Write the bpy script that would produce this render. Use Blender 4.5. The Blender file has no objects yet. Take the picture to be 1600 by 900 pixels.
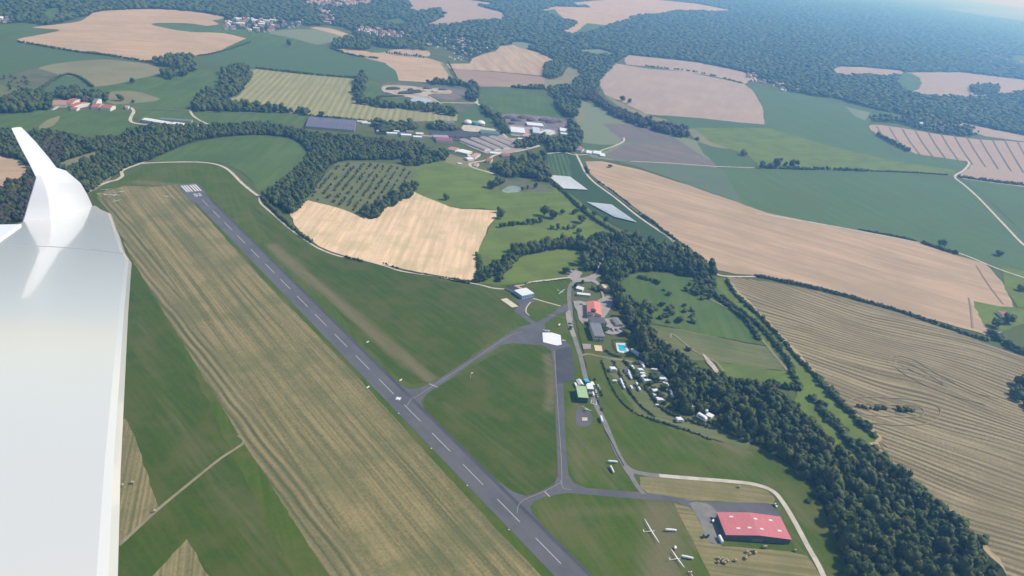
import bpy, bmesh, math, random
import numpy as np
from mathutils import Vector, Matrix
from mathutils.geometry import tessellate_polygon

random.seed(7); rng = np.random.default_rng(7)
S = bpy.context.scene
COL = S.collection

# ------------------------------------------------------------------ camera
FPX, HCAM = 1180.0, 415.9
R = np.array([[0.7888637865386129, -0.171445144714803, 0.5901698811712454],
              [-0.6024919861217468, -0.40517717182556384, 0.6876298903410979],
              [0.12123255728984068, -0.8980189428877087, -0.4229239237354725]])
cam = bpy.data.objects.new('camera', bpy.data.cameras.new('camera'))
COL.objects.link(cam); S.camera = cam
cam.data.sensor_width = 36; cam.data.lens = FPX / 1600 * 36
cam.data.clip_start = 0.1; cam.data.clip_end = 150000
M = np.eye(4); M[:3, 0] = R[:, 0]; M[:3, 1] = -R[:, 1]; M[:3, 2] = -R[:, 2]; M[2, 3] = HCAM
cam.matrix_world = Matrix(M.tolist())

# ------------------------------------------------------------------ sky, sun, exposure
SUN = np.array([5.945, -3.047, 0]); SUN /= np.linalg.norm(SUN)
ELEV = math.radians(47)
SUNV = Vector((SUN[0] * math.cos(ELEV), SUN[1] * math.cos(ELEV), math.sin(ELEV)))
W = bpy.data.worlds.new('World'); S.world = W; W.use_nodes = True
wn = W.node_tree.nodes; wl = W.node_tree.links
sky = wn.new('ShaderNodeTexSky'); sky.sky_type = 'NISHITA'; sky.sun_disc = False
sky.sun_elevation = ELEV; sky.sun_rotation = math.atan2(SUNV.x, SUNV.y); sky.altitude = 500
sky.air_density = 1.0; sky.dust_density = 0.6
wl.new(sky.outputs[0], wn['Background'].inputs[0]); wn['Background'].inputs[1].default_value = 0.12
sd = bpy.data.lights.new('sun', 'SUN'); sd.energy = 4.0; sd.angle = math.radians(0.5); sd.color = (1, 0.965, 0.92)
so = bpy.data.objects.new('sun', sd); COL.objects.link(so)
so.rotation_euler = SUNV.to_track_quat('Z', 'Y').to_euler()
S.view_settings.view_transform = 'Standard'; S.view_settings.look = 'None'
S.view_settings.gamma = 1; S.view_settings.use_curve_mapping = False
S.view_settings.exposure = 0.14
S.render.engine = 'CYCLES'
S.cycles.max_bounces = 4; S.cycles.diffuse_bounces = 2; S.cycles.volume_bounces = 1
S.cycles.use_denoising = True; S.cycles.caustics_reflective = False; S.cycles.caustics_refractive = False

# ------------------------------------------------------------------ helpers
def P(px, py, z=0.0):
    d = R @ np.array([px - 800, py - 450, FPX]); t = (z - HCAM) / d[2]
    return np.array([0, 0, HCAM]) + d * t
def PA(pts, z=0.0):
    p = np.asarray(pts, float); d = np.c_[p - [800, 450], np.full(len(p), FPX)] @ R.T
    d[:, 2] = np.minimum(d[:, 2], -8.0)
    return np.array([0, 0, HCAM]) + d * ((z - HCAM) / d[:, 2])[:, None]
def proj(w):
    c = (np.asarray(w, float) - [0, 0, HCAM]) @ R
    return np.c_[800 + FPX * c[:, 0] / c[:, 2], 450 + FPX * c[:, 1] / c[:, 2]], c[:, 2]
def inpoly(pt, poly):
    x, y = pt[:, 0], pt[:, 1]; r = np.zeros(len(x), bool); q = np.asarray(poly, float); j = len(q) - 1
    for i in range(len(q)):
        xi, yi = q[i]; xj, yj = q[j]
        c = ((yi > y) != (yj > y)) & (x < (xj - xi) * (y - yi) / (yj - yi + 1e-9) + xi)
        r ^= c; j = i
    return r
def ang(a, b):
    v = P(*b) - P(*a); return math.atan2(v[1], v[0])
def spline(pts, n=6, closed=False):
    p = np.asarray(pts, float); N = len(p); out = []
    rngi = range(N if closed else N - 1)
    for i in rngi:
        g = (lambda k: p[k % N]) if closed else (lambda k: p[min(max(k, 0), N - 1)])
        a, b, c, d = g(i - 1), g(i), g(i + 1), g(i + 2)
        for t in np.arange(n) / n:
            out.append(0.5 * ((2 * b) + (c - a) * t + (2 * a - 5 * b + 4 * c - d) * t * t + (3 * b - a - 3 * c + d) * t ** 3))
    if not closed: out.append(p[-1])
    return np.array(out)
def tag(o, label=None, cat=None, group=None, kind=None):
    if label: o['label'] = label
    if cat: o['category'] = cat
    if group: o['group'] = group
    if kind: o['kind'] = kind
    return o
def mesh_np(name, v, f, mat, tint=None, smooth=False):
    me = bpy.data.meshes.new(name); v = np.asarray(v, np.float32); f = np.asarray(f, np.int32)
    k = f.shape[1]
    me.vertices.add(len(v)); me.vertices.foreach_set('co', v.ravel())
    me.loops.add(f.size); me.loops.foreach_set('vertex_index', f.ravel())
    me.polygons.add(len(f)); me.polygons.foreach_set('loop_start', np.arange(0, f.size, k, dtype=np.int32))
    me.polygons.foreach_set('loop_total', np.full(len(f), k, dtype=np.int32))
    me.update(calc_edges=True)
    if smooth: me.polygons.foreach_set('use_smooth', np.ones(len(f), bool))
    if tint is not None:
        a = me.attributes.new('tint', 'FLOAT', 'POINT'); a.data.foreach_set('value', np.asarray(tint, np.float32))
    me.materials.append(mat)
    return me
def link(name, me, parent=None):
    o = bpy.data.objects.new(name, me); COL.objects.link(o)
    if parent: o.parent = parent
    return o
def empty(name, loc, rz=0):
    o = bpy.data.objects.new(name, None); COL.objects.link(o); o.location = loc; o.rotation_euler = (0, 0, rz)
    o.empty_display_size = 1
    return o
def copy_tree(o, parent=None):
    c = o.copy(); COL.objects.link(c)
    if parent: c.parent = parent
    for ch in list(o.children): copy_tree(ch, c)
    return c
class MB:
    """collects boxes, prisms, tubes, lathes; build() links ONE mesh object"""
    def __init__(s): s.v = []; s.f = []
    def add(s, v, f):
        n = len(s.v); s.v += [tuple(map(float, q)) for q in v]; s.f += [tuple(i + n for i in q) for q in f]; return s
    def box(s, x0, x1, y0, y1, z0, z1):
        return s.add([(x0,y0,z0),(x1,y0,z0),(x1,y1,z0),(x0,y1,z0),(x0,y0,z1),(x1,y0,z1),(x1,y1,z1),(x0,y1,z1)],
                     [(3,2,1,0),(4,5,6,7),(0,1,5,4),(1,2,6,5),(2,3,7,6),(3,0,4,7)])
    def prism(s, base, z0, z1):
        n = len(base)
        return s.add([(p[0], p[1], z0) for p in base] + [(p[0], p[1], z1) for p in base],
                     [tuple(range(n))[::-1], tuple(range(n, 2 * n))] + [(i, (i + 1) % n, n + (i + 1) % n, n + i) for i in range(n)])
    def loft(s, rings):
        n = len(rings[0]); v = [q for r_ in rings for q in r_]; f = []
        for k in range(len(rings) - 1):
            for i in range(n): f.append((k*n+i, k*n+(i+1) % n, (k+1)*n+(i+1) % n, (k+1)*n+i))
        f.append(tuple(range(n))[::-1]); f.append(tuple(range((len(rings)-1)*n, len(rings)*n)))
        return s.add(v, f)
    def tube(s, pts, rad, n=8):
        pts = [Vector(p) for p in pts]; rings = []
        for i, p in enumerate(pts):
            d = (pts[min(i+1, len(pts)-1)] - pts[max(i-1, 0)]).normalized()
            a = d.cross(Vector((0, 0, 1)) if abs(d.z) < .9 else Vector((1, 0, 0))).normalized(); b = d.cross(a)
            r_ = rad[i] if hasattr(rad, '__len__') else rad
            rings.append([p + (a * math.cos(2*math.pi*k/n) + b * math.sin(2*math.pi*k/n)) * r_ for k in range(n)])
        return s.loft(rings)
    def lathe(s, prof, cx=0, cy=0, n=24):
        return s.loft([[(cx + r_*math.cos(2*math.pi*k/n), cy + r_*math.sin(2*math.pi*k/n), z) for k in range(n)] for r_, z in prof])
    def mesh(s, name, mat, smooth=False):
        me = bpy.data.meshes.new(name); me.from_pydata(s.v, [], s.f); me.update()
        b = bmesh.new(); b.from_mesh(me); bmesh.ops.recalc_face_normals(b, faces=b.faces); b.to_mesh(me); b.free()
        if smooth: me.polygons.foreach_set('use_smooth', np.ones(len(me.polygons), bool))
        me.materials.append(mat); return me
    def build(s, name, mat, parent=None, smooth=False): return link(name, s.mesh(name, mat, smooth), parent)

# ------------------------------------------------------------------ materials
def newmat(name):
    m = bpy.data.materials.new(name); m.use_nodes = True; return m, m.node_tree.nodes, m.node_tree.links, m.node_tree.nodes['Principled BSDF']
def mth(n, l, op, a, b=None, c=None, clamp=False):
    k = n.new('ShaderNodeMath'); k.operation = op; k.use_clamp = clamp
    for i, v in enumerate((a, b, c)):
        if v is None: continue
        if isinstance(v, (int, float)): k.inputs[i].default_value = v
        else: l.new(v, k.inputs[i])
    return k.outputs[0]
def mixc(n, l, f, a, b):
    k = n.new('ShaderNodeMix'); k.data_type = 'RGBA'
    for i, v in ((0, f), (6, a), (7, b)):
        if isinstance(v, (int, float)): k.inputs[i].default_value = v
        elif isinstance(v, tuple): k.inputs[i].default_value = (*v[:3], 1)
        else: l.new(v, k.inputs[i])
    return k.outputs[2]
def noise(n, l, vec, scale, detail=3, rough=.55):
    k = n.new('ShaderNodeTexNoise'); k.inputs['Scale'].default_value = scale; k.inputs['Detail'].default_value = detail
    k.inputs['Roughness'].default_value = rough; l.new(vec, k.inputs['Vector']); return k.outputs[0]
def sstep(n, l, v, lo, hi):
    k = n.new('ShaderNodeMapRange'); k.interpolation_type = 'SMOOTHSTEP'; k.inputs[1].default_value = lo; k.inputs[2].default_value = hi
    l.new(v, k.inputs[0]); return k.outputs[0]
def fieldmat(name, c1, c2, c3=None, a=0.0, per=6.0, streak=.9, wave=0.0, wper=8.0, blotch=60.0, bamt=.5, grain=.25, warp=0.0, warps=150.0, lng=160.0, gs=.5, dry=False):
    """ground cover: streaks along angle a (mowing, drilling, windrows), blotches of a second growth, fine grain"""
    m, n, l, b = newmat(name)
    geo = n.new('ShaderNodeNewGeometry'); pos = geo.outputs['Position']
    vr = n.new('ShaderNodeVectorRotate'); vr.rotation_type = 'Z_AXIS'; vr.inputs['Angle'].default_value = -a; l.new(pos, vr.inputs[0])
    rv = vr.outputs[0]
    if warp:
        w = noise(n, l, pos, 1 / warps, 1); w = mth(n, l, 'MULTIPLY', mth(n, l, 'SUBTRACT', w, .5), warp)
        cb = n.new('ShaderNodeCombineXYZ'); l.new(w, cb.inputs[1]); va = n.new('ShaderNodeVectorMath'); l.new(rv, va.inputs[0]); l.new(cb.outputs[0], va.inputs[1]); rv = va.outputs[0]
    mp = n.new('ShaderNodeMapping'); mp.inputs['Scale'].default_value = (1 / lng, 1 / per, 1); l.new(rv, mp.inputs[0])
    A = noise(n, l, mp.outputs[0], 1, 2, .6)
    fac = mth(n, l, 'MULTIPLY_ADD', mth(n, l, 'SUBTRACT', A, .5), streak * 2.6, .5)
    if wave:
        sp = n.new('ShaderNodeSeparateXYZ'); l.new(rv, sp.inputs[0])
        sn = mth(n, l, 'SINE', mth(n, l, 'MULTIPLY', sp.outputs[1], 2 * math.pi / wper))
        am = mth(n, l, 'MULTIPLY', sstep(n, l, noise(n, l, mp.outputs[0], .8, 2), .3, .62), wave * 1.35)
        fac = mth(n, l, 'ADD', mth(n, l, 'MULTIPLY', sn, am), fac)
    G = noise(n, l, pos, gs, 4, .65)
    fac = mth(n, l, 'MULTIPLY_ADD', mth(n, l, 'SUBTRACT', G, .5), grain * 4, fac, clamp=True)
    col = mixc(n, l, fac, c1, c2)
    if c3:
        B = noise(n, l, pos, 1 / blotch, 4, .6)
        B2 = noise(n, l, mp.outputs[0], .7, 2)
        B = mth(n, l, 'MULTIPLY_ADD', mth(n, l, 'SUBTRACT', B2, .5), .25, B)
        col = mixc(n, l, mth(n, l, 'MULTIPLY', sstep(n, l, B, .42, .66), bamt), col, c3)
    if dry:
        at = n.new('ShaderNodeAttribute'); at.attribute_name = 'dry'
        k = mth(n, l, 'ADD', at.outputs['Fac'], mth(n, l, 'MULTIPLY', mth(n, l, 'SUBTRACT', noise(n, l, mp.outputs[0], 1.3, 3), .5), .7))
        k = mth(n, l, 'MULTIPLY', sstep(n, l, k, .12, .85), sstep(n, l, at.outputs['Fac'], 0, .15))
        col = mixc(n, l, k, col, mixc(n, l, G, (.12, .115, .05), (.20, .17, .085)))
    l.new(col, b.inputs['Base Color']); b.inputs['Roughness'].default_value = .95; b.inputs['Specular IOR Level'].default_value = .1
    return m
def sheetroof(name, c, c2, per=1.1, axis=0, rough=.55):
    m, n, l, b = newmat(name); tc = n.new('ShaderNodeTexCoord'); sp = n.new('ShaderNodeSeparateXYZ'); l.new(tc.outputs['Object'], sp.inputs[0])
    sn = mth(n, l, 'SINE', mth(n, l, 'MULTIPLY', sp.outputs[axis], 2 * math.pi / per))
    mp = n.new('ShaderNodeMapping'); mp.inputs['Scale'].default_value = (.6, .06, 1) if axis == 1 else (.06, .6, 1); l.new(tc.outputs['Object'], mp.inputs[0])
    f = mth(n, l, 'MULTIPLY_ADD', mth(n, l, 'SUBTRACT', noise(n, l, mp.outputs[0], 1.5, 4, .65), .5), 2.2, mth(n, l, 'MULTIPLY_ADD', sn, .12, .4), clamp=True)
    l.new(mixc(n, l, f, c, c2), b.inputs['Base Color']); b.inputs['Roughness'].default_value = rough; b.inputs['Specular IOR Level'].default_value = .3
    bp = n.new('ShaderNodeBump'); bp.inputs['Strength'].default_value = .3; bp.inputs['Distance'].default_value = .05; l.new(sn, bp.inputs['Height']); l.new(bp.outputs[0], b.inputs['Normal'])
    return m
def plain(name, c, rough=.6, var=.15, vs=1.5, metal=0, spec=.3, coat=0, c2=None, rnd=0):
    m, n, l, b = newmat(name)
    geo = n.new('ShaderNodeTexCoord'); N_ = noise(n, l, geo.outputs['Object'], vs, 4, .6)
    c2 = c2 or tuple(x * (1 - var) for x in c)
    fac = sstep(n, l, N_, .35, .65)
    col = mixc(n, l, fac, c, c2)
    if rnd:
        oi = n.new('ShaderNodeObjectInfo'); hs = n.new('ShaderNodeHueSaturation')
        l.new(mth(n, l, 'MULTIPLY_ADD', oi.outputs['Random'], rnd, 1 - rnd * .6), hs.inputs['Value']); l.new(col, hs.inputs['Color']); col = hs.outputs[0]
    l.new(col, b.inputs['Base Color']); b.inputs['Roughness'].default_value = rough; b.inputs['Metallic'].default_value = metal
    b.inputs['Specular IOR Level'].default_value = spec; b.inputs['Coat Weight'].default_value = coat
    return m
def leafmat(name, c1, c2, c3, merged=False, brown=.35):
    m, n, l, b = newmat(name)
    geo = n.new('ShaderNodeNewGeometry'); pos = geo.outputs['Position']
    if merged:
        at = n.new('ShaderNodeAttribute'); at.attribute_name = 'tint'; rnd = at.outputs['Fac']
    else:
        oi = n.new('ShaderNodeObjectInfo'); rnd = oi.outputs['Random']
    G = noise(n, l, pos, .35, 5, .7); B = noise(n, l, pos, 1 / 45, 3)
    fac = mth(n, l, 'MULTIPLY_ADD', mth(n, l, 'SUBTRACT', G, .5), 1.6, mth(n, l, 'MULTIPLY_ADD', rnd, .7, .12), clamp=True)
    col = mixc(n, l, fac, c1, c2)
    k = mth(n, l, 'MULTIPLY', sstep(n, l, mth(n, l, 'ADD', B, mth(n, l, 'MULTIPLY', mth(n, l, 'FRACT', mth(n, l, 'MULTIPLY', rnd, 7.3)), .35)), .7, .9), brown)
    col = mixc(n, l, k, col, c3)
    l.new(col, b.inputs['Base Color']); b.inputs['Roughness'].default_value = .75; b.inputs['Specular IOR Level'].default_value = .25
    return m
a_rw = math.pi / 2
aBA = math.radians(-65)
GR = dict(
 base=fieldmat('meadow_base', (.075, .105, .025), (.105, .125, .035), (.13, .13, .06), a=.3, per=14, streak=.5, blotch=120, bamt=.5),
 air=fieldmat('airfield_grass', (.046, .090, .005), (.090, .124, .009), (.130, .122, .036), a=a_rw - .25, per=4.5, streak=.6, blotch=48, bamt=.55, grain=.3, lng=90, dry=True),
 airdark=fieldmat('rough_grass', (.036, .076, .004), (.078, .104, .008), (.105, .105, .026), a=a_rw + .1, per=5, streak=.6, blotch=42, bamt=.6, grain=.32, lng=70, dry=True),
 airdry=fieldmat('dry_grass', (.105, .120, .044), (.155, .145, .062), (.075, .105, .033), a=a_rw - .2, per=5, streak=.5, blotch=35, bamt=.6),
 faint=fieldmat('faint_track', (.085, .112, .016), (.125, .130, .03), (.085, .115, .014), a=a_rw, per=5, streak=.9, blotch=20, bamt=.7, grain=.4),
 strip=fieldmat('mown_strip', (.125, .122, .046), (.305, .242, .112), (.115, .130, .045), a=a_rw, per=5.5, streak=1.0, blotch=60, bamt=.6, wave=.10, wper=3.6, grain=.45, lng=260, warp=3),
 strip2=fieldmat('mown_windrows', (.095, .100, .036), (.275, .225, .110), (.12, .13, .05), a=a_rw + .045, per=4, streak=.6, blotch=60, bamt=.35, wave=.38, wper=7.5, grain=.3, warp=5, warps=60),
 hay=fieldmat('hay_stubble', (.165, .150, .062), (.300, .245, .115), (.14, .15, .05), a=ang((1000, 750), (1200, 775)), per=3, streak=.9, blotch=25, bamt=.4, wave=.12, wper=5),
 hay2=fieldmat('hay_stubble_corner', (.145, .135, .06), (.30, .24, .11), (.10, .12, .04), a=ang((225, 700), (195, 850)), per=2.6, streak=.9, blotch=25, bamt=.3, wave=.2, wper=4, grain=.4),
 pink=fieldmat('ripe_wheat', (.54, .38, .245), (.41, .295, .19), (.35, .26, .16), a=-.25, per=16, streak=1.0, blotch=160, bamt=.5, grain=.25, gs=.05),
 pinkX=fieldmat('wheat_with_weeds', (.80, .58, .37), (.60, .44, .28), (.42, .37, .19), a=ang((700, 320), (660, 430)), per=6, streak=1.1, blotch=45, bamt=.5, grain=.3, lng=120),
 pinkAA=fieldmat('long_wheat', (.52, .365, .24), (.37, .27, .175), (.33, .245, .16), a=ang((1000, 300), (1500, 440)), per=14, streak=.9, blotch=130, bamt=.5, grain=.2, lng=140, warp=30),
 pinkD=fieldmat('lilac_stubble', (.42, .32, .25), (.36, .275, .22), (.33, .25, .21), a=.6, per=26, streak=1.0, blotch=160, bamt=.5, gs=.05, grain=.25),
 pinkL=fieldmat('wheat_tramlines', (.42, .315, .245), (.36, .27, .21), (.34, .26, .20), a=ang((1480, 205), (1500, 260)), per=20, streak=.3, wave=.0, blotch=120, bamt=.4, gs=.05),
 wheatS=fieldmat('striped_wheat', (.50, .37, .24), (.36, .265, .18), (.34, .26, .17), a=ang((780, 80), (820, 118)), per=20, streak=.9, wave=.2, wper=45, blotch=120, bamt=.3, gs=.1),
 brown=fieldmat('brown_stubble', (.33, .235, .175), (.29, .205, .155), (.36, .26, .18), a=ang((720, 112), (850, 122)), per=16, streak=.8, blotch=160, bamt=.4, gs=.08),
 yel=fieldmat('swathed_field', (.225, .225, .105), (.36, .33, .165), (.20, .21, .09), a=ang((470, 125), (430, 172)), per=7, streak=.5, wave=.42, wper=15, blotch=90, bamt=.35, gs=.1),
 yel2=fieldmat('swathed_field_east', (.225, .225, .105), (.36, .33, .165), (.20, .21, .09), a=ang((640, 172), (637, 186)), per=7, streak=.4, wave=.42, wper=15, blotch=90, bamt=.3, gs=.1),
 tan=fieldmat('dry_meadow', (.25, .225, .125), (.21, .20, .10), (.15, .165, .07), a=.2, per=20, streak=.6, blotch=150, bamt=.5, gs=.1),
 tanG=fieldmat('half_dry_meadow', (.125, .145, .052), (.180, .178, .075), (.080, .120, .036), a=ang((1080, 540), (1220, 570)), per=3.5, streak=.8, wave=.15, wper=8, blotch=50, bamt=.5),
 bright=fieldmat('bright_meadow', (.118, .172, .026), (.160, .205, .042), (.098, .128, .026), a=ang((830, 385), (960, 372)), per=10, streak=.8, blotch=60, bamt=.6, grain=.3, gs=.25),
 green2=fieldmat('clover_field', (.074, .128, .026), (.110, .156, .040), (.060, .100, .026), a=.9, per=12, streak=1.0, blotch=70, bamt=.5, grain=.3, gs=.15),
 teal=fieldmat('beet_field', (.078, .138, .046), (.100, .156, .054), (.095, .130, .046), a=ang((1200, 150), (1480, 255)), per=16, streak=1.1, blotch=120, bamt=.7, grain=.3, gs=.08),
 dteal=fieldmat('dark_maize', (.074, .126, .046), (.088, .138, .050), (.088, .122, .046), a=.5, per=16, streak=.5, blotch=200, bamt=.5, grain=.12, gs=.08),
 grey=fieldmat('crop_beside_reflection', (.105, .145, .085), (.13, .165, .095), (.10, .135, .075), a=ang((1000, 258), (1480, 275)), per=18, streak=.5, blotch=200, bamt=.5, grain=.12, gs=.08),
 pale=fieldmat('pale_crop', (.17, .21, .125), (.19, .225, .13), (.21, .21, .12), a=.5, per=18, streak=.5, blotch=160, bamt=.5, grain=.12, gs=.08),
 plow=fieldmat('ploughed', (.155, .130, .125), (.19, .16, .145), (.15, .14, .11), a=ang((1020, 205), (1110, 255)), per=10, streak=.7, wave=.1, wper=30, blotch=160, bamt=.4, gs=.1),
 plow2=fieldmat('ploughed_west', (.15, .125, .12), (.215, .18, .15), (.12, .13, .09), a=ang((945, 237), (1000, 253)), per=22, streak=.9, blotch=100, bamt=.3, gs=.1),
 sand=fieldmat('quarry_sand', (.55, .46, .36), (.38, .32, .26), (.25, .22, .17), a=.2, per=12, streak=.8, blotch=35, bamt=.6, gs=.15),
 scrap=fieldmat('scrap_yard', (.15, .125, .135), (.30, .25, .24), (.08, .08, .085), a=1.2, per=6, streak=.9, blotch=12, bamt=.7, grain=.8, gs=.4),
 olive=fieldmat('scrubland', (.10, .12, .06), (.16, .15, .085), (.06, .09, .04), a=.2, per=12, streak=.6, blotch=50, bamt=.7, gs=.12),
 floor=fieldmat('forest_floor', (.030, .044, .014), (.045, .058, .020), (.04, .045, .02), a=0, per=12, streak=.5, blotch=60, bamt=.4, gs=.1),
 berry=fieldmat('berry_rows', (.034, .072, .026), (.062, .10, .036), (.035, .075, .03), a=ang((900, 262), (960, 320)), per=3, streak=.3, wave=.4, wper=6, blotch=90, bamt=.3),
 berryL=fieldmat('vine_rows', (.030, .075, .028), (.12, .165, .07), (.06, .10, .04), a=ang((872, 245), (880, 272)), per=3, streak=.3, wave=.45, wper=9, blotch=60, bamt=.3),
 stub=fieldmat('windrowed_stubble', (.125, .100, .048), (.355, .290, .165), (.185, .15, .078), a=aBA, per=5, streak=.75, wave=.44, wper=8.2, blotch=80, bamt=.5, grain=.4, warp=85, warps=230, lng=110, gs=.6),
 stubsoft=fieldmat('headland_track', (.24, .19, .10), (.36, .29, .165), (.16, .13, .07), a=.3, per=3, streak=.9, blotch=14, bamt=.8, grain=.5),
 stubedge=fieldmat('headland_stubble', (.36, .28, .155), (.46, .36, .20), (.25, .20, .11), a=ang((1150, 455), (1370, 690)), per=2.5, streak=.8, wave=.2, wper=4, blotch=30, bamt=.3),
 asph=fieldmat('asphalt', (.118, .116, .125), (.140, .137, .142), (.098, .098, .106), a=a_rw, per=5, streak=.6, blotch=30, bamt=.7, grain=.3, gs=1.2, lng=30),
 asphD=fieldmat('dark_asphalt', (.078, .078, .090), (.092, .092, .104), (.068, .068, .08), a=a_rw, per=4, streak=.7, blotch=22, bamt=.7, grain=.3, gs=1.2, lng=40),
 asphR=fieldmat('worn_road', (.20, .195, .185), (.24, .225, .21), (.165, .16, .155), a=a_rw, per=5, streak=.5, blotch=12, bamt=.7, grain=.5, gs=1),
 gravel=fieldmat('pale_gravel', (.50, .45, .365), (.60, .54, .45), (.38, .33, .25), a=0, per=4, streak=.5, blotch=15, bamt=.6, grain=.5, gs=.6),
 track=fieldmat('worn_track', (.24, .205, .125), (.33, .28, .175), (.17, .16, .085), a=0, per=4, streak=.5, blotch=18, bamt=.6, grain=.6, gs=.7),
 yard=fieldmat('paved_yard', (.32, .28, .26), (.38, .34, .31), (.24, .22, .20), a=.7, per=4, streak=.5, blotch=10, bamt=.5, grain=.5, gs=.7),
 apron=fieldmat('gravel_apron', (.17, .165, .15), (.22, .21, .19), (.28, .26, .22), a=.7, per=4, streak=.5, blotch=16, bamt=.7, grain=.5, gs=.7),
)
WH = plain('white_paint', (.80, .80, .78), .5, .08)
MK = plain('runway_marking', (.55, .55, .53), .8, .35, 1.2)
MKT = plain('threshold_marking', (.78, .77, .75), .8, .2, 1.2)
MKY = plain('taxi_line', (.42, .38, .26), .8, .25, 2)
CONC = sheetroof('bright_concrete', (.72, .72, .71), (.82, .82, .81), 5, 0, .8)
PADC = plain('sandstone_pad', (.66, .58, .44), .85, .2, .4)
LF = leafmat('foliage', (.027, .052, .008), (.102, .130, .019), (.12, .092, .03))
LFM = leafmat('foliage_mass', (.027, .052, .009), (.098, .125, .020), (.12, .092, .03), merged=True)
LFB = leafmat('foliage_russet', (.040, .040, .020), (.085, .070, .036), (.11, .08, .05), merged=True)
LFO = leafmat('orchard_foliage', (.055, .082, .020), (.115, .135, .042), (.07, .07, .03))
BARK = plain('bark', (.10, .075, .05), .9, .4, 3)

# ------------------------------------------------------------------ ground sheet, fields, roads
ZL = [0.0]
def nextz(): ZL[0] += 0.006; return ZL[0]
ring = [(math.cos(2*math.pi*k/64) * 60000, math.sin(2*math.pi*k/64) * 60000, 0.0) for k in range(64)]
g = bpy.data.meshes.new('ground'); g.from_pydata(ring, [], [tuple(range(64))]); g.materials.append(GR['base'])
tag(link('ground', g), kind='structure')
def sheet(name, pts, mat, n=5, jit=.5, lab=None, kind='structure', smooth=True, z=None):
    z = z or nextz()
    q = spline(pts, n, True) if (smooth and n > 1) else np.asarray(pts, float)
    w = PA(q, z)
    if jit:      # ragged margins: a point every few metres, each a little off the line
        out = []
        for a_, b_ in zip(w, np.roll(w, -1, 0)):
            dd = max(np.linalg.norm(a_[:2]), 300); k = int(min(60, max(1, np.linalg.norm(b_ - a_) / max(7, dd * .011))))
            for t in np.arange(k) / k: out.append(a_ * (1 - t) + b_ * t + np.r_[rng.normal(0, jit * (.9 + dd * .0007), 2), 0])
        w = np.array(out); w[:, 2] = z
    tri = tessellate_polygon([[Vector((p[0], p[1], 0)) for p in w]])
    me = bpy.data.meshes.new(name); me.from_pydata([tuple(p) for p in w], [], [tuple(t) for t in tri]); me.update()
    b = bmesh.new(); b.from_mesh(me)
    for f_ in b.faces:
        f_.normal_update()
        if f_.normal.z < 0: f_.normal_flip()
    b.to_mesh(me); b.free()
    me.materials.append(GR[mat] if isinstance(mat, str) else mat)
    o = link(name, me); tag(o, kind=kind)
    return o
def rib_mesh(pts_w, width, z):
    p = np.asarray(pts_w)[:, :2]; d = np.gradient(p, axis=0); d /= np.linalg.norm(d, axis=1)[:, None] + 1e-9
    nrm = np.c_[-d[:, 1], d[:, 0]]; wd = np.broadcast_to(np.asarray(width, float), (len(p),))[:, None] / 2
    v = np.r_[np.c_[p - nrm * wd, np.full(len(p), z)], np.c_[p + nrm * wd, np.full(len(p), z)]]; N = len(p)
    return v, [(i, i + 1, N + i + 1, N + i) for i in range(N - 1)]
def ribbon(name, pts, width, mat, n=6, z=None):
    z = z or nextz(); w = spline(PA(pts, z), n); w[:, 2] = z
    v, f = rib_mesh(w, width, z)
    me = bpy.data.meshes.new(name); me.from_pydata([tuple(q) for q in v], [], f[::1]); me.materials.append(GR[mat] if isinstance(mat, str) else mat)
    o = link(name, me); tag(o, kind='structure'); return o

DRY = [([(425,385),(470,425),(520,465),(560,500),(610,545),(650,575),(672,592)],9,.9),([(560,470),(610,520),(650,560)],26,.25),([(1030,800),(1040,850),(1030,930)],22,.75),([(1075,800),(1092,850)],8,.8),([(985,610),(1005,645),(1060,668),(1120,688),(1165,710)],7,.8),
 ([(855,555),(862,600),(858,640)],7,.7),([(215,285),(250,288),(285,292)],14,.7),([(320,265),(400,340),(480,420)],9,.35),([(700,440),(800,470),(850,480)],20,.3),([(740,470),(800,520),(760,545)],25,.3),([(1040,690),(1120,720),(1200,750)],14,.35),([(215,500),(260,640),(330,760)],14,.3),
 ([(300,700),(420,860),(470,930)],20,.35),([(700,640),(780,700),(820,760)],16,.3),([(900,620),(900,700),(910,750)],10,.45),([(905,680),(930,720),(960,760)],12,.4),([(850,800),(920,850),(960,900)],18,.35),([(880,800),(980,800),(1060,800)],9,.45),([(795,465),(830,470)],10,.4),([(1195,755),(1235,830),(1290,930)],5,.5),([(1230,770),(1262,820)],7,.5)]
def dist_seg(p, w):
    d = np.full(len(p), 1e9)
    for a, b in zip(w[:-1], w[1:]):
        ab = b - a; t = np.clip(((p - a) @ ab) / (ab @ ab + 1e-9), 0, 1); d = np.minimum(d, np.linalg.norm(p - a - t[:, None] * ab, axis=1))
    return d
def gridify(o, step=9.0):
    me = o.data; b = bmesh.new(); b.from_mesh(me)
    co = np.array([v.co[:2] for v in b.verts]); lo, hi = np.maximum(co.min(0), [-300, 60]), np.minimum(co.max(0), [1200, 1500])
    for ax in (0, 1):
        for t in np.arange(lo[ax] + step, hi[ax], step):
            c = [0, 0, 0]; c[ax] = t; nn = [0, 0, 0]; nn[ax] = 1
            bmesh.ops.bisect_plane(b, geom=b.verts[:] + b.edges[:] + b.faces[:], plane_co=c, plane_no=nn)
    b.to_mesh(me); b.free(); me.update()
    p = np.array([v.co[:2] for v in me.vertices]); val = np.zeros(len(p))
    for pts, wd, st in DRY: val = np.maximum(val, st * np.exp(-(dist_seg(p, PA(pts)[:, :2]) / wd) ** 2))
    a = me.attributes.new('dry', 'FLOAT', 'POINT'); a.data.foreach_set('value', val.astype(np.float32))
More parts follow.
